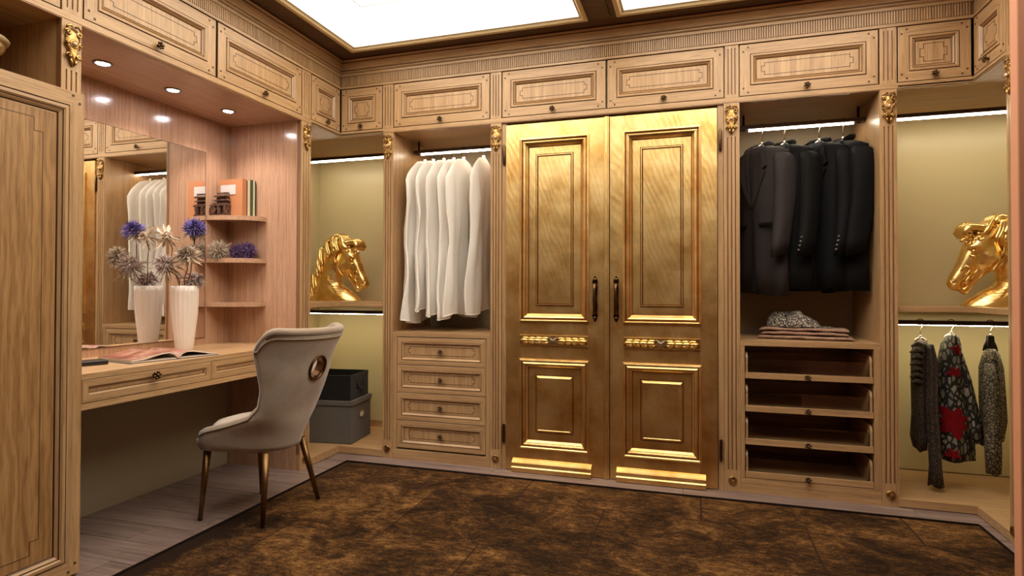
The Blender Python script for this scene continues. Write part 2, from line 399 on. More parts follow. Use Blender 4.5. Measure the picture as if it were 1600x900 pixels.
M['flute'] = plain('flute_glaze', rgb(128, 88, 54), 0.5)  # brown glaze lying in the flute grooves
# ------------------------------------------------------------------ structure
ZC = 2.738
YB, XL, XR = 4.18, -2.97, 1.96          # backs of the wardrobe bays
NX = -2.935                              # back of the desk alcove
YN = -1.3                                # wall behind the camera
def struct(name, mats, fr, *r):
    o = bx(name, mats, None, fr, *r); o['kind'] = 'structure'; return o
struct('wall_back', 'greige', FW, -3.1, 2.1, YB + 0.02, YB + 0.12, 0, 2.9)
struct('wall_left', 'darkwall', FW, -3.1, XL - 0.02, YN, YB + 0.02, 0, 2.9)
struct('wall_right', 'darkwall', FW, XR + 0.02, 2.1, YN, YB + 0.02, 0, 2.9)
struct('wall_front', 'darkwall', FW, -3.1, 2.1, YN - 0.1, YN, 0, 2.9)
CO = [(-2.18, -0.612), (-0.42, 1.17)]; CY0, CY1 = 0.85, 3.415
ce = MB()
for a0, a1, b0, b1 in ((-3.1, -2.18, YN, YB + 0.1), (-0.612, -0.42, CY0, CY1), (1.17, 2.1, YN, YB + 0.1), (-2.18, 1.17, CY1, YB + 0.1), (-2.18, 1.17, YN, CY0)):
    ce.box(FW, a0, a1, b0, b1, ZC, ZC + 0.03)
ceil = ce.build('ceiling', 'ceil_x'); ceil['kind'] = 'structure'
struct('trim_1', 'ceil_x', FW, -0.56, -0.47, CY0, CY1, ZC - 0.012, ZC)
fl = struct('floor', 'dark_gap', FW, -3.1, 2.1, YN, YB + 0.1, -0.1, -0.0035)
def plank(x0, x1, y0, y1):
    g = 0.0012
    o = MB().box(FW, x0 + g, x1 - g, y0 + g, y1 - g, -0.004, 0.0 - random.random() * 0.0006).build('floor_plank', 'plank', fl)
    return o
rw = 0.172
for k in range(-2, 14):
    y1 = 3.60 - k * rw; y0 = y1 - rw
    if y0 < 0.9: break
    off = [0.15, -0.42, 0.33, -0.15, 0.5][k % 5]
    if y1 > 3.3: xs = [-2.96 + 0.5 + off * 0.6]
    else: xs = [-2.42 + off * 0.45]
    lim = 1.9 if y1 > 3.3 else -2.05
    plank(-2.96, xs[0], y0, y1); x = xs[0]
    while x < lim - 0.01:
        nx = min(x + 1.15, lim)
        if lim - nx < 0.2: nx = lim
        plank(x, nx, y0, y1); x = nx
    if y1 <= 3.3: plank(1.22, 1.9, y0, y1)
# ------------------------------------------------------------------ ceiling lights
FD = Fr((0, 0, ZC), (1, 0, 0), (0, -1, 0), (0, 0, -1))
for i, (x0, x1) in enumerate(CO):
    t = thing('ceiling_light', ['large glowing white ceiling coffer over the desk side, with a stepped tray', 'glowing white ceiling coffer nearer the suits, right of the dark ceiling beam'][i], 'ceiling light', ((x0 + x1) / 2, (CY0 + CY1) / 2, ZC), 'glowing ceiling coffers')
    MB().nest(FD, x0, x1, -CY1, -CY0, [(-0.012, 0.0, 'w'), (-0.012, 0.012, 'w'), (0.012, 0.012, 'w'), (0.02, 0.002, 'w'), (0.026, -0.004, 'w'), (0.031, -0.003, 'w')], 0, 0, 0, 0).build('moulding', 'cream', t)
    t.children[0].data.materials.clear(); me = t.children[0].data; me.materials.append(M['cream'])
    bm = bmesh.new(); bm.from_mesh(me); bm.faces.ensure_lookup_table(); bmesh.ops.delete(bm, geom=[bm.faces[-1]], context='FACES_ONLY'); bm.to_mesh(me); bm.free()
    z1, z2 = ZC + 0.12, ZC + 0.18
    ox0, ox1, oy0, oy1 = x0 + 0.033, x1 - 0.033, CY0 + 0.033, CY1 - 0.033
    ix0, ix1, iy0, iy1 = x0 + 0.25, x1 - 0.25, CY0 + 0.3, CY1 - 0.305
    d = MB()
    for q in ((ox0, ix0, oy0, oy1), (ix1, ox1, oy0, oy1), (ix0, ix1, oy0, iy0), (ix0, ix1, iy1, oy1)):
        d.box(FW, *q, z1, z1 + 0.004)
    d.build('outer_diffuser', 'coffer', t)
    d = MB()
    for q in ((ox0 - 0.006, ox0, oy0 - 0.006, oy1 + 0.006), (ox1, ox1 + 0.006, oy0 - 0.006, oy1 + 0.006), (ox0, ox1, oy0 - 0.006, oy0), (ox0, ox1, oy1, oy1 + 0.006)):
        d.box(FW, *q, ZC + 0.002, z1 + 0.004)
    d.build('coffer_side', 'whitewall', t)
    d = MB()
    for q in ((ix0 - 0.008, ix0, iy0 - 0.008, iy1 + 0.008), (ix1, ix1 + 0.008, iy0 - 0.008, iy1 + 0.008), (ix0, ix1, iy0 - 0.008, iy0), (ix0, ix1, iy1, iy1 + 0.008)):
        d.box(FW, *q, z1 - 0.003, z2)
    d.build('inner_frame', 'whitewall', t)
    bx('inner_diffuser', 'coffer', t, FW, ix0, ix1, iy0, iy1, z2, z2 + 0.004)
# ------------------------------------------------------------------ cabinet detail builders
def wm(fr):
    return ['oak_x' if fr is FB else 'oak_y', 'oak_z', 'glaze', 'oak_z']
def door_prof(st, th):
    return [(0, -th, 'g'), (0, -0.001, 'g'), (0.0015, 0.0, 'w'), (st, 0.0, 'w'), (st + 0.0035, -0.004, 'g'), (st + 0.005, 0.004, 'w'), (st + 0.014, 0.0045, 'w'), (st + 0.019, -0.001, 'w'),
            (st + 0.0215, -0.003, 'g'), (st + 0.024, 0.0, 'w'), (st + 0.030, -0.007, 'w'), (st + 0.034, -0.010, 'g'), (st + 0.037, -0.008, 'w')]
def inlay(parent, fr, a0, a1, b0, b1, c, tab=0.02, wd=0.003, name='inlay'):
    h = b1 - b0; t0, t1 = b0 + h * 0.27, b1 - h * 0.27
    pts = [(a0, b0), (a1, b0), (a1, t0), (a1 + tab, t0), (a1 + tab, t1), (a1, t1), (a1, b1), (a0, b1), (a0, t1), (a0 - tab, t1), (a0 - tab, t0), (a0, t0), (a0, b0)]
    mb = MB()
    for (p, q), (r, s) in zip(pts, pts[1:]):
        mb.box(fr, min(p, r) - wd / 2, max(p, r) + wd / 2, min(q, s) - wd / 2, max(q, s) + wd / 2, c - 0.001, c + 0.0006)
    return mb.build(name, 'inlay', parent)
def knob(parent, fr, a, b, c, s=1.2):
    mb = MB(); ctr = fr(a, b, c)
    mb.lathe(ctr, [(0.006 * s, 0), (0.004 * s, 0.008 * s), (0.006 * s, 0.014 * s)], 8, axis=fr.n)
    for k in range(6):
        t = k * math.pi / 3 + 0.3
        mb.ball(ctr + fr.u * math.cos(t) * 0.0105 * s + fr.v * math.sin(t) * 0.0105 * s + fr.n * 0.016 * s, 0.0056 * s, 6)
    mb.ball(ctr + fr.n * 0.019 * s, 0.0056 * s, 6)
    return mb.build('knob', 'bronze', parent)
def pegs(parent, fr, a0, a1, b0, b1, c, st):
    mb = MB()
    for sa in (0, 1):
        for sb in (0, 1):
            for da, db in ((0.35, 0.75), (0.8, 0.3)):
                a = a0 + st * da if sa == 0 else a1 - st * da; b = b0 + st * db if sb == 0 else b1 - st * db
                mb.box(fr, a - 0.0045, a + 0.0045, b - 0.0045, b + 0.0045, c - 0.002, c + 0.0015)
    o = mb.build('corner_pegs', 'glaze', parent); o['kind'] = 'stuff'; return o
def panel_door(parent, fr, a0, a1, b0, b1, c, st=0.06, th=0.018, knob_b=None, mats=None, name='door', ins=0.035):
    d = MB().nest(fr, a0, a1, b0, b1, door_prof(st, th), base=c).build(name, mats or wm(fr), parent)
    k = st + 0.037 + ins
    if ins: inlay(d, fr, a0 + k + 0.012, a1 - k - 0.012, b0 + k - 0.008, b1 - k + 0.008, c - 0.008, 0.016)
    pegs(d, fr, a0, a1, b0, b1, c, st)
    if knob_b is not None: knob(d, fr, (a0 + a1) / 2, b0 + knob_b, c)
    return d
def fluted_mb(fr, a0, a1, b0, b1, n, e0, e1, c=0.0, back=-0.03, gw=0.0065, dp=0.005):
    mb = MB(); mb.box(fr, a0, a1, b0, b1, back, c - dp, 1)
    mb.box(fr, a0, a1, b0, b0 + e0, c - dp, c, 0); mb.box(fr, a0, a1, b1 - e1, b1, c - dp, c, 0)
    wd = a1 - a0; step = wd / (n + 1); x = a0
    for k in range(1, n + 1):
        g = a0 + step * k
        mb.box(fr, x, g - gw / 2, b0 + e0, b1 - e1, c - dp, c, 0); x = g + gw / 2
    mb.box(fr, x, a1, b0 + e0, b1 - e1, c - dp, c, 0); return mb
def cartouche(parent, fr, a, b, c, s=1.0):
    """gilded scroll ornament, about 0.075 wide and 0.165 tall, centred on (a, b)"""
    P = lambda x, y, z: fr(a + x * s, b + y * s, c + z * s)
    mb = MB()
    out = [(0, 0.074), (0.018, 0.070), (0.022, 0.052), (0.030, 0.036), (0.026, 0.016), (0.033, 0.0), (0.022, -0.016), (0.020, -0.036), (0.013, -0.056), (0, -0.082)]
    ol = out + [(-x, y) for x, y in out[-2:0:-1]]
    mb.loft([[P(x, y, 0) for x, y in ol], [P(x * 0.94, y * 0.96, 0.008) for x, y in ol], [P(x * 0.55, y * 0.6, 0.015) for x, y in ol]], 0, True)
    for sx in (1, -1):
        for cx, cy, r0, tw, st in ((0.022, 0.050, 0.013, 1.5, 0.2), (0.028, 0.012, 0.009, 1.2, 1.2), (0.018, -0.040, 0.011, 1.4, -0.8)):
            pts, rad = [], []
            for k in range(13):
                u = k / 12; t = st + u * tw * 2 * math.pi * 0.8
                r = r0 * (1 - 0.75 * u); pts.append(P(sx * (cx + r * math.cos(t)), cy + r * math.sin(t), 0.010 + 0.006 * u)); rad.append(0.0048 * s * (1 - 0.25 * u))
            mb.tube(pts, rad, 6)
        mb.tube([P(sx * 0.004, 0.076, 0.01), P(sx * 0.014, 0.082, 0.014), P(sx * 0.026, 0.074, 0.013), P(sx * 0.031, 0.062, 0.009)], [0.004 * s, 0.0055 * s, 0.005 * s, 0.002 * s], 6)
        mb.tube([P(sx * 0.012, -0.05, 0.01), P(sx * 0.008, -0.066, 0.013), P(sx * 0.0, -0.082, 0.006)], [0.005 * s, 0.005 * s, 0.002 * s], 6)
    mb.lathe(P(0, 0.008, 0.010), [(0.019 * s, 0), (0.019 * s, 0.005 * s), (0.0145 * s, 0.009 * s), (0.012 * s, 0.006 * s)], 14, axis=fr.n)
    o = mb.build('scroll_ornament', 'ornament', parent, recalc=True)
    MB().ball(P(0, 0.008, 0.016), 0.0115 * s, 10).build('pearl_boss', 'pearl', o)
    return o
def roundel(parent, fr, a, b, c):
    return MB().lathe(fr(a, b, c), [(0.024, 0), (0.024, 0.006), (0.020, 0.010), (0.016, 0.006), (0.012, 0.007), (0.0, 0.009)], 20, axis=fr.n).build('roundel', 'ornament', parent)
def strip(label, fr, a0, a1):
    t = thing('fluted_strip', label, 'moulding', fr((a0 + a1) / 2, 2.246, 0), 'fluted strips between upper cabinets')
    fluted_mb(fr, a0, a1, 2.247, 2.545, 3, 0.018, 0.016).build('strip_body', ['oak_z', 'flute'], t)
def upper(label, fr, a0, a1, knob_on=True):
    t = thing('upper_cabinet', label, 'cabinet', fr((a0 + a1) / 2, 2.246, 0), 'upper cabinets under the cornice')
    bx('cabinet_body', wm(fr)[0], t, fr, a0 - 0.004, a1 + 0.004, 2.246, 2.547, -0.32, -0.0205)
    sm = (a1 - a0) < 0.4
    d = panel_door(t, fr, a0, a1, 2.2505, 2.542, 0.0, st=0.05 if sm else 0.055, knob_b=0.024, ins=0.02 if sm else 0.028)
    return t
def pilaster(label, fr, a0, a1, b0, b1, orn=True, rnd=True, depth=0.6):
    t = thing('pilaster', label, 'pilaster', fr((a0 + a1) / 2, b0, 0), 'fluted pilasters with gilt ornaments')
    mb = MB()
    mb.box(fr, a0, a1, b0, b1, -depth, -0.031, 2)
    full = b1 - b0 > 1
    if full:
        f1 = fluted_mb(fr, a0, a1, 0.10, b1, 3, 0.02, 0.195); mb.v, k = mb.v + f1.v, len(mb.v)
        mb.f += [[j + k for j in f] for f in f1.f]; mb.m += f1.m; mb.sm += f1.sm
        mb.box(fr, a0, a1, 0.0, 0.10, -0.031, 0.001, 0)
        # denser reeded lower half, as on the photographed pilasters
        for q in range(4):
            g = a0 + (a1 - a0) * (q + 0.5) / 4
            mb.box(fr, g - 0.0016, g + 0.0016, 0.13, 0.80, -0.001, 0.0022, 0)
    else:
        f1 = fluted_mb(fr, a0, a1, b0, b1, 3, 0.0, 0.195); mb.v, k = mb.v + f1.v, len(mb.v)
        mb.f += [[j + k for j in f] for f in f1.f]; mb.m += f1.m; mb.sm += f1.sm
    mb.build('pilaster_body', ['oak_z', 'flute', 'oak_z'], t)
    if orn: cartouche(t, fr, (a0 + a1) / 2, b1 - 0.1, 0.0)
    if rnd: roundel(t, fr, (a0 + a1) / 2, 0.062, 0.001)
    return t
# ------------------------------------------------------------------ upper cabinets, back row then left row then right
upper('small square upper cabinet with one knob, first on the back wall from the left corner', FB, -2.374, -2.053)
upper('wide upper cabinet above the bay of white garment bags', FB, -1.960, -1.270)
upper('upper cabinet above the left leaf of the golden doors', FB, -1.182, -0.521)
upper('upper cabinet above the right leaf of the golden doors', FB, -0.509, 0.157)
upper('wide upper cabinet above the bay of dark suits', FB, 0.245, 0.938)
upper('squarish upper cabinet above the right golden horse, next to the right corner', FB, 1.031, 1.359)
upper('wide upper cabinet on the left wall, over the two nearest ceiling spotlights of the desk', FL, 1.763, 2.453)
upper('second wide upper cabinet on the left wall, over the far half of the desk alcove', FL, 2.468, 3.153)
upper('small square upper cabinet on the left wall, touching the left corner', FL, 3.256, 3.575)
upper('upper cabinet cut by the top left edge of the picture, over the open niche', FL, 0.98, 1.668)
upper('small upper cabinet on the right wall, seen at a slant at the top right', FR, -3.576, -3.256)
strip('fluted strip right of the small corner cabinet on the back wall', FB, -2.046, -1.967)
strip('fluted strip between the cabinets over the garment bags and over the left golden door', FB, -1.263, -1.189)
strip('fluted strip between the cabinets over the right golden door and over the suits', FB, 0.164, 0.238)
strip('fluted strip between the cabinets over the suits and over the right horse', FB, 0.945, 1.024)
strip('fluted strip at the top left corner of the picture, above the open niche ornament', FL, 1.675, 1.756)
strip('fluted strip on the left wall between the desk cabinets and the small corner cabinet', FL, 3.160, 3.249)
strip('fluted strip on the right wall, mostly hidden by the pinkish panel', FR, -3.249, -3.160)
# rails under the upper cabinets
for nm, fr, a0, a1 in (('back wall', FB, L + 0.0, R - 0.0), ('left wall', FL, 0.3, D - 0.003), ('right wall', FR, -(D - 0.003), -2.6)):
    t = thing('fascia_rail', 'long plain oak rail under the upper cabinets of the ' + nm, 'rail', fr((a0 + a1) / 2, RB, 0))
    mb = MB().box(fr, a0, a1, RB, RB + 0.032, -0.03, 0.0, 0); mb.box(fr, a0, a1, RB + 0.004, RB + 0.008, 0.0, 0.0025, 0)
    mb.build('rail_board', wm(fr)[0], t)
# cornice
CP = [(-0.012, 2.5425, 'g'), (-0.004, 2.5475, 'g'), (0.002, 2.549, 'w'), (0.002, 2.5635, 'w'), (0.0, 2.5655, 'g'), (-0.008, 2.567, 'g'), (-0.008, 2.634, 'f'), (0.002, 2.635, 'g'), (0.003, 2.638, 'w'), (0.003, 2.652, 'w'), (-0.002, 2.6545, 'g'), (0.004, 2.657, 'w'), (0.010, 2.662, 'w'), (0.010, 2.668, 'w'), (0.001, 2.6705, 'g'), (0.001, 2.674, 'g'),
      (0.008, 2.677, 'w'), (0.013, 2.690, 'w'), (0.021, 2.704, 'w'), (0.033, 2.715, 'w'), (0.033, 2.718, 'g'), (0.028, 2.7205, 'g'), (0.040, 2.724, 'w'), (0.046, 2.731, 'w'), (0.046, 2.7345, 'g'), (0.040, 2.738, 'g')]
for nm, fr, a0, a1, m0, m1 in (('back wall', FB, L, R, 1, 1), ('left wall', FL, 0.3, D, 0, 1), ('right wall', FR, -D, -2.6, 1, 0)):
    t = thing('cornice', 'oak cornice with a frieze of narrow flutes along the top of the ' + nm, 'cornice', fr((a0 + a1) / 2, 2.545, 0))
    mb = MB()
    for (c0, z0, k0), (c1, z1, k1) in zip(CP, CP[1:]):
        mb.add([fr(a0 + m0 * c0, z0, c0), fr(a1 - m1 * c0, z0, c0), fr(a1 - m1 * c1, z1, c1), fr(a0 + m0 * c1, z1, c1)], [(0, 1, 2, 3)], {'g': 1, 'f': 2}.get(k1, 0))
    mb.box(fr, a0, a1, 2.545, ZC, -0.3, -0.012, 0)
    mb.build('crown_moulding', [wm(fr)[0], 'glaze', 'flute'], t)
    rb = MB(); x = a0 + 0.006
    while x < a1 - 0.012:
        rb.box(fr, x, x + 0.0072, 2.5675, 2.6335, -0.0085, -0.0005, 0); x += 0.0125
    o = rb.build('frieze_flutes', 'oak_z', t); o['kind'] = 'stuff'
# ------------------------------------------------------------------ pilasters
pilaster('fluted pilaster with a gilt scroll, left of the white garment bags', FB, -2.040, -1.967, 0, RB)
pilaster('fluted pilaster with a gilt scroll, between the garment bags and the golden doors', FB, -1.261, -1.188, 0, RB)
pilaster('fluted pilaster with a gilt scroll, between the golden doors and the dark suits', FB, 0.158, 0.241, 0, RB)
pilaster('fluted pilaster with a gilt scroll, right of the dark suits', FB, 0.946, 1.024, 0, RB)
pilaster('fluted pilaster with a gilt scroll at the far end of the desk', FL, 3.155, 3.251, 0, RB, depth=0.59)
pilaster('fluted pilaster on the right wall, mostly hidden by the pinkish panel', FR, -3.251, -3.165, 0, RB, depth=0.59)
pilaster('short fluted pilaster piece with a gilt scroll, top left above the tall door', FL, 1.675, 1.753, 1.93, RB, rnd=False, depth=0.04)
# ------------------------------------------------------------------ wardrobe bays
def bay(label, group='open wardrobe bays'):
    return thing('wardrobe_bay', label, 'wardrobe', (0, 0, 0), group)
t = bay('open left corner bay with olive back panels, holding a golden horse')
bx('back_panel', 'beige', t, FW, XL, -2.035, YB, YB + 0.015, 0.05, RB)
bx('side_panel', 'beige', t, FW, XL - 0.015, XL, 3.251, YB, 0.05, RB)
bx('partition', 'beige', t, FW, -2.0375, -2.0355, D + 0.03, YB, 0.05, RB); bx('partition', 'beige', t, FW, XL, L - 0.04, 3.2515, 3.2535, 0.05, RB)
MB().box(FW, XL, -2.04, D, YB, RB + 0.001, RB + 0.016).box(FW, XL, L, 3.251, D, RB + 0.001, RB + 0.016).build('soffit', 'oak_x', t)
MB().box(FW, XL, -2.04, D, YB, 0.004, 0.05).box(FW, XL, L, 3.251, D, 0.004, 0.05).build('plinth', 'oak_x', t)
MB().box(FW, XL, -2.04, YB - 0.012, YB - 0.001, 0.05, 0.10).build('skirting', 'oak_x', t)
t = bay('open right corner bay with olive back panels, holding a golden horse and three patterned tops')
bx('back_panel', 'beige', t, FW, 1.024, XR, YB, YB + 0.015, 0.05, RB)
bx('side_panel', 'beige', t, FW, XR, XR + 0.015, 3.251, YB, 0.05, RB)
bx('partition', 'beige', t, FW, 1.0245, 1.0265, D + 0.03, YB, 0.05, RB); bx('partition', 'beige', t, FW, R + 0.04, XR, 3.2515, 3.2535, 0.05, RB)
MB().box(FW, 1.03, XR, D, YB, RB + 0.001, RB + 0.016).box(FW, R, XR, 3.251, D, RB + 0.001, RB + 0.016).build('soffit', 'oak_x', t)
MB().box(FW, 1.024, XR, D, YB, 0.004, 0.045).box(FW, R, XR, 3.251, D, 0.004, 0.045).build('plinth', 'oak_x', t)
for lab, x0, x1, b in (('open bay of white garment bags between two pilasters', -1.967, -1.261, 'greige'), ('open bay of dark suits between two pilasters', 0.241, 0.946, 'greige')):
    t = bay(lab)
    bx('back_panel', b, t, FW, x0, x1, YB, YB + 0.015, 0.0, RB)
    bx('soffit', 'oak_x', t, FW, x0, x1, D + 0.003, YB, RB + 0.001, RB + 0.016)
    bx('side_panel', 'oak_z', t, FW, x0, x0 + 0.002, D + 0.004, YB, 0.0, RB); bx('side_panel', 'oak_z', t, FW, x1 - 0.002, x1, D + 0.004, YB, 0.0, RB)
# corner shelves with edge seam
for lab, sx, x0, x1, zt, zb in (('L-shaped oak shelf carrying the left golden horse', -1, XL, -2.041, 1.058, 1.024), ('L-shaped oak shelf carrying the right golden horse', 1, 1.028, XR, 1.057, 1.030)):
    t = thing('corner_shelf', lab, 'shelf', ((x0 + x1) / 2, 3.9, zb))
    xe = L - 0.014 if sx < 0 else R + 0.014
    mb = MB()
    if sx < 0: mb.box(FW, x0, xe, 3.256, YB - 0.001, zb, zt); mb.box(FW, xe + 0.0012, x1, D + 0.014, YB - 0.001, zb, zt)
    else: mb.box(FW, xe, x1, 3.256, YB - 0.001, zb, zt); mb.box(FW, x0, xe - 0.0012, D + 0.014, YB - 0.001, zb, zt)
    mb.build('shelf_board', 'oak_x', t)
# ------------------------------------------------------------------ hanging rails with light strips
YR = 3.87
def rail(label, x0, x1, z, lx0, lx1, br, r=0.011, led='led'):
    t = thing('hanging_rail', label, 'rail', ((x0 + x1) / 2, YR, z), 'lit hanging rails')
    MB().box(FW, x0, x1, YR - 0.026, YR + 0.026, z - r, z + r).build('rail_channel', 'led_dark', t)
    MB().box(FW, lx0, lx1, YR - 0.007, YR + 0.007, z - r - (0.008 if led == 'led' else 0.0035), z - r - 0.0002).build('light_strip', led, t)
    for xb in br:
        MB().tube([(xb, YR, z), (xb, YR, RB)], 0.007, 8).lathe((xb - 0.012, YR, z), [(0.017, 0), (0.017, 0.024)], 10, axis=(1, 0, 0)).build('bracket', 'dkbronze', t)
    return t
rail('lit hanging rail high in the left corner bay, above the golden horse', XL, -2.041, 2.135, XL + 0.02, -2.045, ())
rail('lit hanging rail carrying the white garment bags', -1.945, -1.266, 2.135, -1.895, -1.27, (-1.915,))
rail('lit hanging rail carrying the dark suits', 0.246, 0.94, 2.135, 0.315, 0.885, (0.285, 0.91))
rail('lit hanging rail high in the right corner bay, above the golden horse', 1.028, XR, 2.135, 1.03, XR - 0.02, ())
rail('lit hanging rail under the left horse shelf, above the storage boxes', XL, -2.041, 0.972, XL + 0.02, -2.043, (), 0.012, 'led_low')
rail('lit hanging rail under the right horse shelf, carrying three patterned tops', 1.028, XR, 0.962, 1.03, XR - 0.02, (), 0.012, 'led_low')
# ------------------------------------------------------------------ chest of drawers in the white bay
t = thing('drawer_chest', 'oak chest of four inlaid drawers below the white garment bags', 'chest of drawers', (-1.61, 3.88, 0))
xa, xb = -1.965, -1.263
mb = MB()
mb.box(FB, xa, xb, 0.826, 0.857, -0.58, 0.001, 0)
mb.box(FB, xa, xb, 0.0, 0.066, -0.04, 0.001, 0)
mb.box(FB, xa, -1.932, 0.067, 0.826, -0.58, -0.001, 1); mb.box(FB, -1.290, xb, 0.067, 0.826, -0.58, -0.001, 1)
mb.box(FB, -1.932, -1.290, 0.067, 0.826, -0.58, -0.022, 2)
mb.build('chest_body', ['oak_x', 'oak_z', 'glaze'], t)
for i in range(4):
    b1 = 0.820 - i * 0.1865; b0 = b1 - 0.183
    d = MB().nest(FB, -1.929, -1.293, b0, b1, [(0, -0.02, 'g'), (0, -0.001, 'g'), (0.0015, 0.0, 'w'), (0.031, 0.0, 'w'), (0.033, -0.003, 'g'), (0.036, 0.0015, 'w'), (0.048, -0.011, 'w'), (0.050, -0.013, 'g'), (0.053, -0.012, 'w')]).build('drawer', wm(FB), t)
    inlay(d, FB, -1.929 + 0.09, -1.293 - 0.09, b0 + 0.066, b1 - 0.062, -0.012, 0.012)
    knob(d, FB, -1.611, (b0 + b1) / 2, -0.012)
# ------------------------------------------------------------------ glass-front tray chest in the suit bay
t = thing('tray_chest', 'oak chest of four glass-fronted pull-out trays below the dark suits', 'chest of drawers', (0.59, 3.88, 0))
xa, xb, ia, ib = 0.243, 0.944, 0.266, 0.910
mb = MB()
mb.box(FB, xa, xb, 0.829, 0.857, -0.58, 0.001, 0); mb.box(FB, xa, xb, 0.0, 0.060, -0.58, 0.001, 0); mb.box(FB, xa, xb, 0.061, 0.083, -0.58, -0.002, 0)
mb.box(FB, xa, ia, 0.083, 0.829, -0.58, 0.0, 1); mb.box(FB, ib, xb, 0.083, 0.829, -0.58, 0.0, 1); mb.box(FB, ia, ib, 0.083, 0.829, -0.59, -0.575, 1)
mb.build('chest_body', ['oak_x', 'oak_z'], t)
for i in range(4):
    zb = 0.0865 + i * 0.1862
    k = bx('tray', ['oak_x'], t, FB, ia + 0.003, ib - 0.003, zb, zb + 0.032, -0.022, -0.002)
    bx('tray_base', 'oak_x', k, FB, ia + 0.014, ib - 0.014, zb + 0.004, zb + 0.012, -0.54, -0.022)
    for x0, x1 in ((ia + 0.006, ia + 0.017), (ib - 0.017, ib - 0.006)):
        pr = [(-0.54, zb + 0.004), (-0.54, zb + 0.145)] + [(-0.046 + 0.036 * math.sin(q * math.pi / 12), zb + 0.109 + 0.036 * math.cos(q * math.pi / 12)) for q in range(7)] + [(-0.010, zb + 0.033), (-0.022, zb + 0.032), (-0.022, zb + 0.004)]
        MB().loft([[FB(x0, z, c) for c, z in pr], [FB(x1, z, c) for c, z in pr]], 0, False).build('tray_side', 'oak_y', k, recalc=True)
    bx('tray_back', 'oak_x', k, FB, ia + 0.017, ib - 0.017, zb + 0.012, zb + 0.10, -0.54, -0.53)
    bx('glass_front', 'glass', k, FB, ia + 0.018, ib - 0.018, zb + 0.0325, zb + 0.108, -0.020, -0.015)
    knob(k, FB, (ia + ib) / 2, zb + 0.017, -0.002)
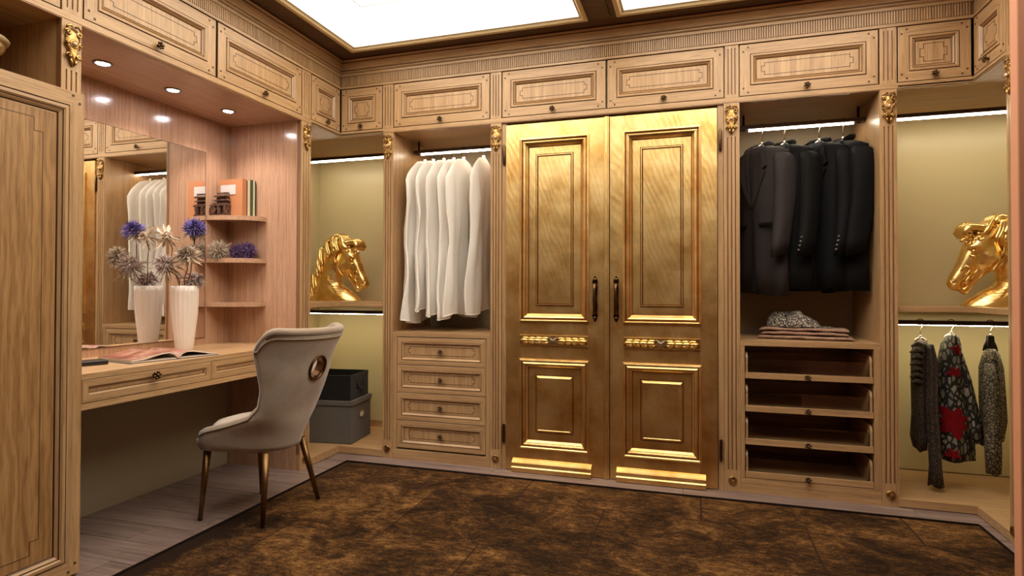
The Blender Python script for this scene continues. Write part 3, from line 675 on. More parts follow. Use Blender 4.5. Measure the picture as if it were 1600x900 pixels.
# ------------------------------------------------------------------ golden double doors
t = thing('door_frame', 'narrow dark oak jambs on both sides of the golden double doors', 'door frame', (-0.515, D, 0))
bx('jamb', 'oak_z', t, FB, -1.187, -1.159, 0.0, RB - 0.001, -0.2, -0.012); bx('jamb', 'oak_z', t, FB, 0.125, 0.157, 0.0, RB - 0.001, -0.2, -0.012)
bx('backing', 'dark_gap', t, FB, -1.159, 0.125, 0.0, RB - 0.001, -0.25, -0.2)
def gold_door(label, a0, a1, s0, s1, g0, g1, p0, p1, ha, hinge_a, astragal):
    t = thing('gilded_door', label, 'door', FB((a0 + a1) / 2, 0, 0), 'pair of golden doors')
    z0, z1, th = 0.004, 2.195, -0.045
    m = ['leaf', 'bole']
    bx('stile', m, t, FB, a0, s0 - 0.0004, z0, z1, th, 0); bx('stile', m, t, FB, s1 + 0.0004, a1, z0, z1, th, 0)
    for nm, b0, b1 in (('bottom_rail', z0, 0.152), ('lock_rail', 0.700, 0.948), ('top_rail', 2.093, z1)):
        bx(nm, m, t, FB, s0, s1, b0, b1, th, -0.0004)
    out = [(-0.009, -0.001, 'w'), (-0.007, 0.012, 'w'), (0.002, 0.015, 'w'), (0.007, 0.010, 'w'), (0.009, 0.003, 'g'), (0.012, 0.006, 'w'), (0.021, 0.011, 'w'), (0.030, 0.006, 'w'), (0.032, 0.001, 'g'), (0.044, -0.012, 'w'), (0.047, -0.019, 'g'), (0.050, -0.018, 'w')]
    up = out + [(0.092, -0.018, 'w'), (0.0945, -0.021, 'g'), (0.098, -0.010, 'w'), (0.103, -0.010, 'w'), (0.107, -0.019, 'g'), (0.110, -0.016, 'w')]
    lo = out + [(0.092, -0.018, 'w'), (0.095, -0.022, 'g'), (0.099, -0.014, 'w'), (0.110, -0.004, 'w'), (0.113, -0.006, 'w')]
    MB().nest(FB, s0, s1, 0.948, 2.093, up, 0, 0, 1, 0).build('upper_panel', m, t)
    MB().nest(FB, s0, s1, 0.152, 0.700, lo, 0, 0, 1, 0).build('lower_panel', m, t)
    # laurel garland
    zc = 0.826
    g = MB().nest(FB, g0, g1, zc - 0.033, zc + 0.033, [(0, 0.0, 'w'), (0.001, 0.010, 'w'), (0.006, 0.010, 'w'), (0.008, 0.004, 'g'), (0.012, 0.004, 'w')], 0, 0, 1, 0).build('garland_tablet', m, t)
    mb = MB(); cx = (g0 + g1) / 2; hw = (g1 - g0) / 2 - 0.016
    for sx in (-1, 1):
        for k in range(4):
            x = cx + sx * (0.03 + (hw - 0.03) * (k + 0.5) / 4); ln = (hw - 0.03) / 4 * 0.68
            for dz, r in ((-0.014, 0.85), (0, 1.0), (0.014, 0.85)):
                mb.ball(FB(x + sx * (0.006 if dz == 0 else 0), zc + dz, 0.009 if dz else 0.013), 0.0115 * r, 8, sq=(ln / 0.0115, 1.0, 1.0))
    mb.build('laurel_garland', 'gilt', g)
    rb = MB()
    for s in (-1, 1):
        rb.tube([FB(cx - 0.028, zc - s * 0.022, 0.012), FB(cx, zc, 0.027), FB(cx + 0.028, zc + s * 0.022, 0.012)], 0.0045, 6)
    rb.build('crossed_ribbon', 'eyelet', g)
    # foot moulding
    pr = [(-0.001, 0.0), (0.042, 0.0), (0.042, 0.026), (0.036, 0.032), (0.034, 0.038), (0.038, 0.046), (0.036, 0.054), (0.026, 0.060), (0.012, 0.070), (-0.001, 0.076)]
    MB().loft([[FB(p0, z + 0.004, c) for c, z in pr], [FB(p1, z + 0.004, c) for c, z in pr]], 0, False).build('foot_moulding', m, t, recalc=True)
    if astragal:
        bx('astragal', m, t, FB, a1 + 0.002, a1 + 0.033, z0, z1, -0.03, 0.009); bx('astragal_bead', m, t, FB, a1 + 0.010, a1 + 0.025, z0, z1, 0.009, 0.018)
    # pull handle
    h = MB().loft([[FB(ha + x, b, c) for x, b in [(0, 1.228), (0.010, 1.214), (0.017, 1.196), (0.013, 1.176), (0.015, 1.14), (0.012, 1.09), (0.015, 1.04), (0.013, 1.004), (0.017, 0.984), (0.010, 0.962), (0, 0.946), (-0.010, 0.962), (-0.017, 0.984), (-0.013, 1.004), (-0.015, 1.04), (-0.012, 1.09), (-0.015, 1.14), (-0.013, 1.176), (-0.017, 1.196), (-0.010, 1.214)]] for c in (0.0, 0.005)], 0, False).build('pull_handle', 'dkbronze', t, recalc=True)
    MB().tube([FB(ha, 1.178, 0.004), FB(ha, 1.170, 0.026), FB(ha, 1.150, 0.034), FB(ha, 1.087, 0.037), FB(ha, 1.024, 0.034), FB(ha, 1.004, 0.026), FB(ha, 0.996, 0.004)], [0.009, 0.011, 0.009, 0.012, 0.009, 0.011, 0.009], 10).build('grip', 'bronze', h)
    s = MB()
    for zz in (1.205, 1.176, 0.998, 0.972):
        s.ball(FB(ha, zz, 0.008), 0.011, 8)
    s.build('grip_boss', 'bronze', h)
    for hz in (2.006, 0.228):
        MB().tube([FB(hinge_a, hz - 0.068, 0.0), FB(hinge_a, hz - 0.06, 0.0), FB(hinge_a, hz - 0.052, 0.0), FB(hinge_a, hz + 0.052, 0.0), FB(hinge_a, hz + 0.06, 0.0), FB(hinge_a, hz + 0.068, 0.0)], [0.003, 0.007, 0.009, 0.009, 0.007, 0.003], 10).build('hinge', 'bronze', t)
gold_door('left leaf of the golden panelled doors, with the flat cover strip on its right edge', -1.156, -0.531, -1.056, -0.629, -1.062, -0.627, -1.106, -0.604, -0.584, -1.170, True)
gold_door('right leaf of the golden panelled doors, next to the dark suits', -0.494, 0.121, -0.408, 0.026, -0.413, 0.026, -0.452, 0.056, -0.456, 0.139, False)
# ------------------------------------------------------------------ tall cabinet at the left edge
t = thing('tall_cabinet', 'tall oak cabinet with a panelled door and open top niche at the left edge', 'cabinet', (L, 1.4, 0))
mb = MB()
mb.box(FL, 0.95, 1.752, 0.0, 1.905, -0.55, -0.001, 1); mb.box(FL, 0.95, 1.752, 1.905, 1.925, -0.55, -0.001, 0)
mb.box(FL, 1.675, 1.752, 1.925, RB, -0.55, -0.0405, 1); mb.box(FL, 0.95, 0.97, 1.925, RB, -0.55, -0.001, 1)
mb.box(FL, 0.95, 1.752, RB + 0.001, RB + 0.016, -0.55, -0.031, 0); mb.box(FL, 0.97, 1.675, 1.925, RB, -0.55, -0.535, 1)
mb.build('cabinet_body', ['oak_y', 'oak_z'], t)
prof = [(0, -0.002, 'g'), (0.001, 0.02, 'w'), (0.058, 0.02, 'w'), (0.061, 0.014, 'g'), (0.064, 0.024, 'w'), (0.076, 0.025, 'w'), (0.082, 0.020, 'w'), (0.084, 0.016, 'g'), (0.087, 0.019, 'w'), (0.096, 0.012, 'w'), (0.100, 0.007, 'g'), (0.104, 0.009, 'w')]
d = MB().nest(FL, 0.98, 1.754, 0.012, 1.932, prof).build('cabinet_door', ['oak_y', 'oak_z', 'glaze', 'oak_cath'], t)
pegs(d, FL, 0.98, 1.754, 0.012, 1.932, 0.02, 0.058)
il = MB()
for a, b, c, e in ((1.06 + 0.1, 1.570, 0.150, 0.1525), (1.16, 1.570, 1.792, 1.7945), (1.602, 1.6045, 0.20, 1.744), (1.16, 1.1625, 0.15, 1.79), (1.57, 1.5725, 0.15, 0.2025), (1.57, 1.604, 0.20, 0.2025), (1.57, 1.5725, 1.742, 1.7945), (1.57, 1.604, 1.742, 1.7445)):
    il.box(FL, a, b, c, e, 0.008, 0.0096)
il.build('inlay', 'inlay', d)
t = thing('urn', 'turned pale wooden urn on the niche floor at the very top left', 'urn', (-2.62, 1.49, 1.925))
MB().lathe((-2.62, 1.49, 1.925), [(0.055, 0), (0.06, 0.012), (0.03, 0.03), (0.022, 0.06), (0.035, 0.085), (0.075, 0.11), (0.11, 0.135), (0.118, 0.15), (0.112, 0.165)], 28).build('urn_bowl', 'urn', t)
MB().lathe((-2.62, 1.49, 2.09), [(0.112, 0), (0.128, 0.004), (0.131, 0.012), (0.125, 0.019), (0.1, 0.02), (0.08, -0.02)], 28).build('urn_rim', 'cream', t)
# ------------------------------------------------------------------ desk alcove
t = thing('desk_alcove', 'satin pinkish oak lining of the desk alcove on the left wall', 'panelling', (NX, 2.45, 0))
bx('back_panel', 'niche_z', t, FW, NX - 0.015, NX, 1.752, 3.155, 0.65, RB)
bx('lower_back_panel', 'greige', t, FW, NX - 0.020, NX - 0.005, 1.752, 3.155, 0.0, 0.65)
bx('side_panel', 'niche_z', t, FW, NX, L - 0.032, 3.1515, 3.1548, 0.0, RB)
bx('soffit', 'niche_y', t, FW, NX, L - 0.031, 1.753, 3.1548, RB + 0.001, RB + 0.016)
t = thing('wall_mirror', 'large frameless mirror on the back of the desk alcove', 'mirror', (NX, 2.35, 0.843))
bx('mirror_pane', 'mirror', t, FW, NX + 0.001, NX + 0.006, 1.762, 2.9425, 0.843, 2.0)
mb = MB()
for q in ((2.9426, 2.945, 0.841, 2.002), (1.762, 2.9426, 2.0001, 2.002), (1.762, 2.9426, 0.841, 0.8429)):
    mb.box(FW, NX + 0.0005, NX + 0.0065, *q)
mb.build('mirror_edge', 'glaze', t)
for i, yy in enumerate((2.075, 2.468, 2.86)):
    t = thing('recessed_spotlight', ['nearest of the three spotlights under the alcove ceiling', 'middle of the three spotlights under the alcove ceiling', 'farthest of the three spotlights under the alcove ceiling, near the corner shelves'][i], 'spotlight', (-2.68, yy, RB), 'spotlights above the desk')
    MB().lathe((-2.68, yy, RB - 0.006), [(0.042, 0.007), (0.042, 0.002), (0.036, 0.0), (0.030, 0.003), (0.028, 0.007)], 24).build('trim_ring', 'eyelet', t)
    MB().lathe((-2.68, yy, RB - 0.0035), [(0.027, 0.0), (0.027, 0.003)], 20).build('lens', 'spot', t)
    ld = bpy.data.lights.new('spot_lamp', 'SPOT'); ld.energy = SPOT_W; ld.color = (1.0, 0.91, 0.86); ld.spot_size = math.radians(125); ld.spot_blend = 0.7; ld.shadow_soft_size = 0.028
    lo = bpy.data.objects.new('spot_lamp', ld); COL.objects.link(lo); lo.parent = t; lo.location = (0, 0, -0.012)
for i, zt in enumerate((1.606, 1.338, 1.061)):
    t = thing('curved_shelf', ['top curved corner shelf holding the books', 'middle curved corner shelf holding dried flower heads', 'lowest curved corner shelf, empty'][i], 'shelf', (NX, 3.15, zt - 0.028), 'curved corner shelves')
    pl = [(NX + 0.001, 3.151)] + [(NX + 0.001 + 0.293 * math.sin(k * math.pi / 28) ** 1.15, 3.151 - 0.196 * math.cos(k * math.pi / 28) ** 0.8) for k in range(15)]
    MB().loft([[(x, y, z) for x, y in pl] for z in (zt - 0.028, zt)], 0, False).build('shelf_board', 'niche_y', t, recalc=True)
# desk
t = thing('desk', 'oak wall desk with two shallow drawers under the mirror', 'desk', (-2.66, 2.45, 0.65))
FX = Fr((L - 0.004, 0, 0), (0, 1, 0), (0, 0, 1), (1, 0, 0))
bx('worktop', 'oak_y', t, FX, 1.753, 3.151, 0.785, 0.797, NX - L + 0.005, 0.0)
mb = MB()
mb.box(FX, 1.753, 3.151, 0.774, 0.7848, -0.03, 0); mb.box(FX, 1.753, 3.151, 0.650, 0.676, -0.03, 0)
mb.box(FX, 1.753, 1.770, 0.676, 0.774, -0.03, 0); mb.box(FX, 2.4425, 2.4475, 0.676, 0.774, -0.03, 0); mb.box(FX, 3.122, 3.151, 0.676, 0.774, -0.03, 0)
mb.box(FX, 1.753, 3.151, 0.651, 0.7838, NX - L + 0.005, -0.031, 1)
mb.box(FX, 1.77, 3.122, 0.677, 0.773, -0.031, -0.020, 1)
mb.build('apron', ['oak_y', 'glaze'], t)
for a0, a1 in ((1.7725, 2.4405), (2.4500, 3.1195)):
    d = MB().nest(FX, a0, a1, 0.6785, 0.7715, [(0, -0.015, 'g'), (0, -0.001, 'g'), (0.001, 0.0, 'w'), (0.028, 0.0, 'w'), (0.030, -0.002, 'g'), (0.037, -0.010, 'w'), (0.039, -0.012, 'g'), (0.041, -0.0105, 'w')]).build('drawer', wm(FL), t)
    knob(d, FX, (a0 + a1) / 2, 0.749, 0.0, 1.4)
# ------------------------------------------------------------------ books and figurine on the top shelf
z0 = 1.6065; y = 3.018
def book(label, col, th, h, dp, x1, lean=0.0, mark=False):
    global y
    t = thing('book', label, 'book', (x1, y + th / 2, z0), 'books on the top corner shelf')
    f = Fr((x1, y, z0), (0, 1, 0), (lean, lean * 0.2, 1), (1, 0, 0))
    mb = MB(); mb.box(f, 0, 0.0022, 0, h, -dp, -0.002); mb.box(f, th - 0.0022, th, 0, h, -dp, -0.002); mb.box(f, 0, th, 0, h, -0.002, 0.0015)
    mb.build('cover', col, t); bx('pages', 'paper', t, f, 0.0023, th - 0.0023, 0.004, h - 0.004, -dp + 0.006, -0.0021)
    if mark:
        f2 = Fr((x1, y, z0), (-1, 0, 0), (0, 0, 1), (0, -1, 0))
        lb = bx('paper_label', 'label', t, f2, 0.050, 0.165, 0.135, 0.196, 0.001, 0.003)
        mb = MB()
        for k in range(4): mb.box(f2, 0.062, 0.152 - (k % 2) * 0.02, 0.146 + k * 0.012, 0.1475 + k * 0.012, 0.0031, 0.0036)
        lb['label'] = 'white paper label on the orange cover'
    y += th + 0.001
book('large orange book with a white label, first of the row on the top corner shelf', 'bk_orange', 0.036, 0.232, 0.178, -2.715, 0, True)
book('thin maroon book between the orange and the ivory book', 'bk_maroon', 0.008, 0.228, 0.165, -2.715)
book('ivory-spined book right of the thin maroon one', 'bk_ivory', 0.019, 0.230, 0.16, -2.714)
book('olive brown book between the ivory and the bright green book', 'bk_olive', 0.014, 0.234, 0.16, -2.717)
book('bright green book in the middle of the right half of the row', 'bk_green', 0.016, 0.238, 0.165, -2.718)
book('second ivory-spined book, right of the bright green book', 'bk_ivory', 0.015, 0.236, 0.16, -2.718)
book('thin dark green book touching the alcove side panel', 'bk_darkgreen', 0.009, 0.236, 0.16, -2.719)
t = thing('carved_temple', 'dark carved wooden temple figurine in front of the orange book', 'figurine', (-2.862, 2.99, z0))
FT = Fr((-2.862, 3.002, z0), (1, 0, 0), (0, 0, 1), (0, -1, 0))
mb = MB()
mb.box(FT, -0.066, 0.066, 0, 0.010, -0.012, 0.022)
mb.box(FT, -0.060, 0.060, 0.010, 0.066, -0.012, 0.004)
mb.build('base', 'carved', t)
mb = MB()
for sx in (-0.048, -0.004, 0.046):
    mb.lathe(FT(sx, 0.010, 0.010), [(0.013, 0), (0.016, 0.008), (0.012, 0.018), (0.018, 0.032), (0.015, 0.046), (0.019, 0.056)], 12)
mb.lathe(FT(-0.048, 0.036, 0.012), [(0.026, 0), (0.026, 0.010), (0.019, 0.015), (0.012, 0.010), (0.0, 0.015)], 16, axis=(0, -1, 0))
mb.build('columns', 'carved', t, recalc=True)
mb = MB()
for a0, a1, b0, b1, i in ((-0.066, 0.067, 0.066, 0.082, 0.018), (-0.045, 0.066, 0.094, 0.104, 0.012), (-0.036, 0.060, 0.122, 0.138, 0.02)):
    mb.loft([[FT(a0, b0, -0.012), FT(a1, b0, -0.012), FT(a1, b0, 0.026), FT(a0, b0, 0.026)], [FT(a0 + i, b1, -0.012), FT(a1 - i, b1, -0.012), FT(a1 - i, b1, 0.012), FT(a0 + i, b1, 0.012)]], 0, False)
for k in range(9):
    mb.box(FT, -0.062 + k * 0.0145, -0.054 + k * 0.0145, 0.060, 0.072, 0.020, 0.028)
for k in range(7):
    mb.box(FT, -0.034 + k * 0.0135, -0.027 + k * 0.0135, 0.117, 0.126, 0.018, 0.026)
mb.build('tiled_roofs', 'carved', t, recalc=True)
mb = MB(); mb.box(FT, -0.030, 0.052, 0.082, 0.122, -0.012, 0.004)
for k in range(5): mb.ball(FT(-0.024 + k * 0.0175, 0.101, 0.007), 0.0085, 6, sq=(0.8, 0.8, 1.6))
for k in range(5): mb.box(FT, -0.026 + k * 0.018, -0.018 + k * 0.018, 0.138, 0.147, -0.01, 0.008)
mb.build('upper_storey', 'carved', t)
# ------------------------------------------------------------------ dried flowers, vase
def bloom(mb, c, axis, r, n, ln, spread, drop=0.3, width=0.008, inner=0.25):
    """a dried head: n narrow curved petals around axis"""
    c, ax = Vector(c), Vector(axis).normalized(); u = ax.orthogonal().normalized(); q = ax.cross(u)
    for i in range(n):
        z = 1 - (i + 0.5) / n * spread; ph = i * 2.39996 + random.uniform(-0.3, 0.3); s = math.sqrt(max(0, 1 - z * z))
        d = (u * math.cos(ph) * s + q * math.sin(ph) * s + ax * z).normalized()
        side = d.cross(ax if abs(z) < 0.95 else u).normalized(); l = r * ln * random.uniform(0.85, 1.08); wd = width * random.uniform(0.7, 1.3)
        bend = Vector((random.uniform(-1, 1), random.uniform(-1, 1), random.uniform(-1, 1) - drop)) * l * 0.22
        p0 = c + d * r * inner; p1 = c + d * l * 0.62 + bend * 0.3; p2 = c + d * l + bend
        up = d.cross(side) * wd * 0.35
        mb.add([p0 - side * wd * 0.3, p0 + side * wd * 0.3, p1 - side * wd * 0.55 + up, p1 + side * wd * 0.55 + up, p2, p1 - up], [(0, 1, 3, 5), (0, 5, 2 + 0, 2), (2, 5, 4), (5, 3, 4)] if False else [(0, 1, 5), (0, 5, 2), (1, 3, 5), (2, 5, 4), (5, 3, 4)], 0, False)
def flower(label, pos, axis, mat, r, n, ln, spread, stem=None, extra=None, drop=0.3, width=0.0065, group='dried flowers in the white vase'):
    t = thing('dried_flower', label, 'flower', pos if stem is None else stem[0], group)
    mb = MB(); bloom(mb, pos, axis, r, int(n * 2.3), ln, spread, drop, width * 0.8); mb.ball(pos, r * 0.55, 10); mb.build('flower_head', mat, t)
    if extra:
        mb = MB(); bloom(mb, Vector(pos) - Vector(axis).normalized() * r * 0.25, [-c for c in axis], r, extra[1], extra[2], 1.1, 0.5, width * 1.5); mb.build('outer_petals', extra[0], t)
    if stem: MB().tube(stem, 0.0028, 6).build('stem', 'stem', t)
    return t
VX, VY, VZ = -2.795, 2.665, 0.797
VH = 0.366
t = thing('vase', 'tall white ribbed vase on the desk in front of the mirror', 'vase', (VX, VY, VZ))
vp = [(0.0435, 0), (0.045, 0.004), (0.052, 0.07), (0.060, 0.14), (0.067, 0.21), (0.0705, 0.28), (0.0715, 0.33), (0.0715, VH), (0.067, VH), (0.0655, 0.30), (0.05, 0.12), (0.03, 0.02)]
MB().lathe((VX, VY, VZ), vp, 120, wave=lambda a: 0.985 + 0.05 * abs(math.sin(a * 9)) ** 0.7).build('vase_body', 'ceramic', t)
rim = (VX, VY, VZ + VH)
def stem_to(p, wob=0.02):
    p = Vector(p); a = Vector((VX + random.uniform(-0.02, 0.02), VY + random.uniform(-0.02, 0.02), VZ + 0.12)); b = Vector((VX + (p.x - VX) * 0.25, VY + max(-0.055, min(0.055, (p.y - VY) * 0.3)), VZ + VH))
    pts = [a, b]
    for k in (1, 2, 3, 4):
        q = b.lerp(p, k / 4); pts.append(q + Vector((random.uniform(-wob, wob), random.uniform(-wob, wob), 0)) * (0 if k == 4 else 1))
    return pts
pp = (-2.705, 2.645, 1.487); flower('dense violet ball of petals, highest flower in the vase', pp, (0.35, -0.3, 0.75), 'pet_purple', 0.062, 190, 1.0, 1.35, stem_to(pp), ('pet_beige', 22, 1.15), width=0.009)
pp = (-2.675, 2.565, 1.335); flower('round beige dried flower below the violet ball, petals folded back', pp, (-0.5, -0.45, 0.5), 'pet_beige', 0.060, 130, 1.0, 1.5, stem_to(pp), ('pet_cream', 14, 1.25), width=0.011)
pp = (-2.85, 2.590, 1.446); flower('pale star-shaped dried flower with a few long curling petals', pp, (0.6, -0.6, 0.2), 'pet_cream', 0.034, 34, 1.0, 1.0, stem_to(pp), ('pet_cream', 11, 2.9), width=0.011)
pp = (-2.75, 2.700, 1.205); flower('greyish mauve flower drooping over the right side of the vase rim', pp, (0.55, 0.35, 0.35), 'pet_mauve', 0.050, 110, 1.05, 1.3, stem_to(pp, 0.005), ('pet_mauve', 26, 1.7), drop=1.2)
pp = (-2.80, 2.535, 1.285); flower('mauve-beige flower leaning left out of the vase beside the mirror', pp, (-0.2, -0.5, 0.4), 'pet_mauve', 0.058, 130, 1.05, 1.4, stem_to(pp), ('pet_beige', 30, 1.7), drop=0.8)
G2 = 'dried flower heads on the middle corner shelf'
flower('beige dried flower head lying at the left end of the middle corner shelf', (-2.862, 2.985, 1.385), (0.5, -0.7, 0.35), 'pet_beige', 0.062, 150, 1.15, 1.6, None, ('pet_cream', 14, 1.3), group=G2)
flower('dark plum flower head between the beige and the violet head on the middle shelf', (-2.79, 3.06, 1.385), (0.4, -0.6, 0.5), 'pet_plum', 0.052, 130, 1.05, 1.5, None, ('pet_purple', 16, 1.1), group=G2)
flower('violet flower head at the right end of the middle corner shelf', (-2.725, 3.075, 1.388), (0.5, -0.5, 0.6), 'pet_plum', 0.060, 170, 1.05, 1.5, None, ('pet_purple', 30, 1.05), group=G2)
# ------------------------------------------------------------------ open book, black object
t = thing('open_book', 'large picture book lying open on the desk', 'book', (-2.47, 2.30, 0.797))
FO = Fr((-2.452, 2.305, 0.797), (0.21, 0.978, 0), (-0.978, 0.21, 0), (0, 0, 1))
MB().loft([[FO(x, yy, z) for x, yy, z in ((-0.235, -0.004, 0), (0.215, -0.004, 0), (0.215, -0.004, 0.003), (-0.235, -0.004, 0.003))], [FO(x, yy, z) for x, yy, z in ((-0.235, 0.305, 0), (0.215, 0.305, 0), (0.215, 0.305, 0.003), (-0.235, 0.305, 0.003))]], 0, False).build('cover', 'greybox', t, recalc=True)
for nm, sg, wd, hh in (('left_pages', -1, 0.222, 0.040), ('right_pages', 1, 0.212, 0.038)):
    cs = [(0.002, 0.006), (0.02, hh * 0.72), (0.045, hh), (0.08, hh * 0.97), (0.12, hh * 0.78), (0.165, hh * 0.5), (wd, hh * (0.42 if sg < 0 else 0.2))]
    mb = MB(); tk = 0.0075; yb = 0.30
    sec = lambda yy: [FO(sg * x, yy, h) for x, h in cs] + [FO(sg * x, yy, max(0.0045, h - tk * (0.25 + 0.75 * min(1, x / 0.06)))) for x, h in cs[::-1]]
    s0, s1 = sec(0.0), sec(yb); nc = len(cs); m2 = 2 * nc
    for k in range(m2):
        k2 = (k + 1) % m2
        mb.add([s0[k], s0[k2], s1[k2], s1[k]], [(0, 1, 2, 3)], 1 if k < nc - 1 else 0, k < nc - 1)
    for k in range(nc - 1):
        for ss in (s0, s1): mb.add([ss[k], ss[k + 1], ss[m2 - 2 - k], ss[m2 - 1 - k]], [(0, 1, 2, 3)], 0)
    mb.box(FO, min(sg * 0.01, sg * wd), max(sg * 0.01, sg * wd), 0.002, 0.298, 0.0032, 0.0085, 0)
    mb.build(nm, ['paper', 'page'], t)
t = thing('phone', 'small flat black box at the left end of the desk beside the tall cabinet', 'box', (-2.69, 1.96, 0.797))
o = bx('case', 'phone', t, Fr((-2.66, 1.86, 0.797), (0.35, 0.94, 0), (-0.94, 0.35, 0), (0, 0, 1)), 0, 0.2, 0, 0.10, 0.0005, 0.020); bevel(o, 0.003)
t.name = 'flat_box'
# ------------------------------------------------------------------ rug and right-hand panel
t = thing('rug', 'large distressed brown and gold patchwork rug on the floor', 'rug', (-0.45, 1.9, 0))
nx, ny = 60, 50; mb = MB()
rx0, rx1, ry0, ry1 = -2.205, 1.31, -0.4, 3.414
grid = []
for j in range(ny + 1):
    for i in range(nx + 1):
        e = min(i, nx - i, j, ny - j)
        px, py = rx0 + (rx1 - rx0) * i / nx, ry0 + (ry1 - ry0) * j / ny
        if e == 0: px += random.uniform(-0.002, 0.002); py += random.uniform(-0.002, 0.002)
        grid.append((px, py, 0.0005 if e == 0 else 0.010 + 0.0012 * noise.noise((px * 4, py * 4, 0))))
mb.add(grid, [(j * (nx + 1) + i, j * (nx + 1) + i + 1, (j + 1) * (nx + 1) + i + 1, (j + 1) * (nx + 1) + i) for j in range(ny) for i in range(nx)], 0, True)
mb.build('pile', 'rug', t)
bd = MB()
for q in ((rx0 - 0.004, rx0 + 0.002, ry0, ry1), (rx1 - 0.002, rx1 + 0.004, ry0, ry1), (rx0, rx1, ry1 - 0.002, ry1 + 0.004)): bd.box(FW, *q, 0.001, 0.011)
#
bd.build('dark_border', 'rugedge', t)
t = thing('end_panel', 'smooth pinkish brown upright panel at the right edge of the picture', 'panel', (1.1, 1.9, 0))
o = bx('panel_board', 'jamb', t, FW, 0.824, 1.37, 1.9, 1.94, 0.0, ZC - 0.002); bevel(o, 0.004)
# ------------------------------------------------------------------ chair
CX, CY = -2.15, 2.54
t = thing('dining_chair', 'greige velvet chair with a wrap-round back and bronze ring at the desk', 'chair', (CX, CY, 0))
T_xe = [(0.34, -0.20), (0.41, -0.205), (0.445, -0.15), (0.475, -0.02), (0.52, 0.105), (0.58, 0.160), (0.66, 0.178), (0.76, 0.174), (0.86, 0.166), (0.96, 0.185)]
T_xb = [(0.34, 0.195), (0.5, 0.245), (0.75, 0.335), (0.96, 0.415)]
T_b = [(0.34, 0.196), (0.38, 0.214), (0.43, 0.221), (0.47, 0.220), (0.56, 0.208), (0.65, 0.213), (0.8, 0.240), (0.9, 0.262), (0.96, 0.285)]
def back_pt(tt, z, ins=0.0):
    th = tt * math.pi / 2; n = 2.35
    xe, A, b = lerp_tab(T_xe, z), lerp_tab(T_xb, z) - lerp_tab(T_xe, z) - ins, lerp_tab(T_b, z) - ins
    c, s = abs(math.cos(th)) ** (2 / n), abs(math.sin(th)) ** (2 / n) * (1 if th > 0 else -1)
    return Vector((CX + xe + A * c, CY + b * s, z))
def top_z(tt):
    a = abs(tt); return 0.932 + 0.016 * a * a + (0.012 if tt > 0 else 0.0) * a ** 6 - 0.10 * max(0, (a - 0.66) / 0.34) ** 2.6
NT, NS = 48, 26
def bz(tt): return 0.345
outer = [[back_pt(-1 + 2 * i / NT, bz(0) + (top_z(-1 + 2 * i / NT) - bz(0)) * j / NS) for j in range(NS + 1)] for i in range(NT + 1)]
inner = [[back_pt(-1 + 2 * i / NT, bz(0) + (top_z(-1 + 2 * i / NT) - bz(0) - 0.004) * j / NS, 0.042) for j in range(NS + 1)] for i in range(NT + 1)]
mb = MB(); W1 = NS + 1
vs = [p for r in outer for p in r] + [p for r in inner for p in r]; K = len(vs) // 2
fs = []
for i in range(NT):
    for j in range(NS):
        a = i * W1 + j; fs.append((a, a + W1, a + W1 + 1, a + 1)); fs.append((K + a, K + a + 1, K + a + W1 + 1, K + a + W1))
    a = i * W1 + NS; fs.append((a, a + W1, K + a + W1, K + a)); a = i * W1; fs.append((a + W1, a, K + a, K + a + W1))
for j in range(NS):
    a = j; fs.append((a, a + 1, K + a + 1, K + a)); a = NT * W1 + j; fs.append((a + 1, a, K + a, K + a + 1))
mb.add(vs, fs, 0, True)
back = mb.build('backrest', 'velvet', t, recalc=True)
HZ = 0.752; hp = back_pt(0, HZ); hdir = Vector((1, 0, -0.28)).normalized(); hr = 0.058
cut = MB().lathe(hp - hdir * 0.12, [(hr, 0), (hr, 0.24)], 40, axis=hdir).build('cutter', 'velvet', None, recalc=True)
md = back.modifiers.new('hole', 'BOOLEAN'); md.operation = 'DIFFERENCE'; md.object = cut; md.solver = 'EXACT'
bake(back); bpy.data.objects.remove(cut)
for p in back.data.polygons: p.use_smooth = True
MB().lathe(hp - hdir * 0.046, [(hr - 0.003, 0), (hr + 0.006, -0.003), (hr + 0.006, 0.004), (hr + 0.001, 0.006), (hr + 0.001, 0.044), (hr + 0.009, 0.045), (hr + 0.006, 0.054), (hr - 0.001, 0.054), (hr - 0.003, 0.046), (hr - 0.003, 0.0)], 40, axis=hdir, caps=False).build('back_ring', 'ringbronze', t, recalc=True)
def edge_path(ins, dz=0.0):
    pts = []
    for j in range(4, NS + 1): pts.append(back_pt(-1, bz(0) + (top_z(-1) - bz(0)) * j / NS, ins) )
    for i in range(1, NT): pts.append(back_pt(-1 + 2 * i / NT, top_z(-1 + 2 * i / NT) + dz, ins))
    for j in range(NS, 3, -1): pts.append(back_pt(1, bz(0) + (top_z(1) - bz(0)) * j / NS, ins))
    return pts
MB().tube(edge_path(0.020, 0.003), 0.0215, 8).build('rolled_edge', 'piping', t)
MB().tube([p + (p - Vector((CX + 0.1, CY, p.z))).normalized() * 0.001 for p in [q for q in edge_path(-0.001, -0.028)]], 0.0045, 6).build('piping', 'piping', t)
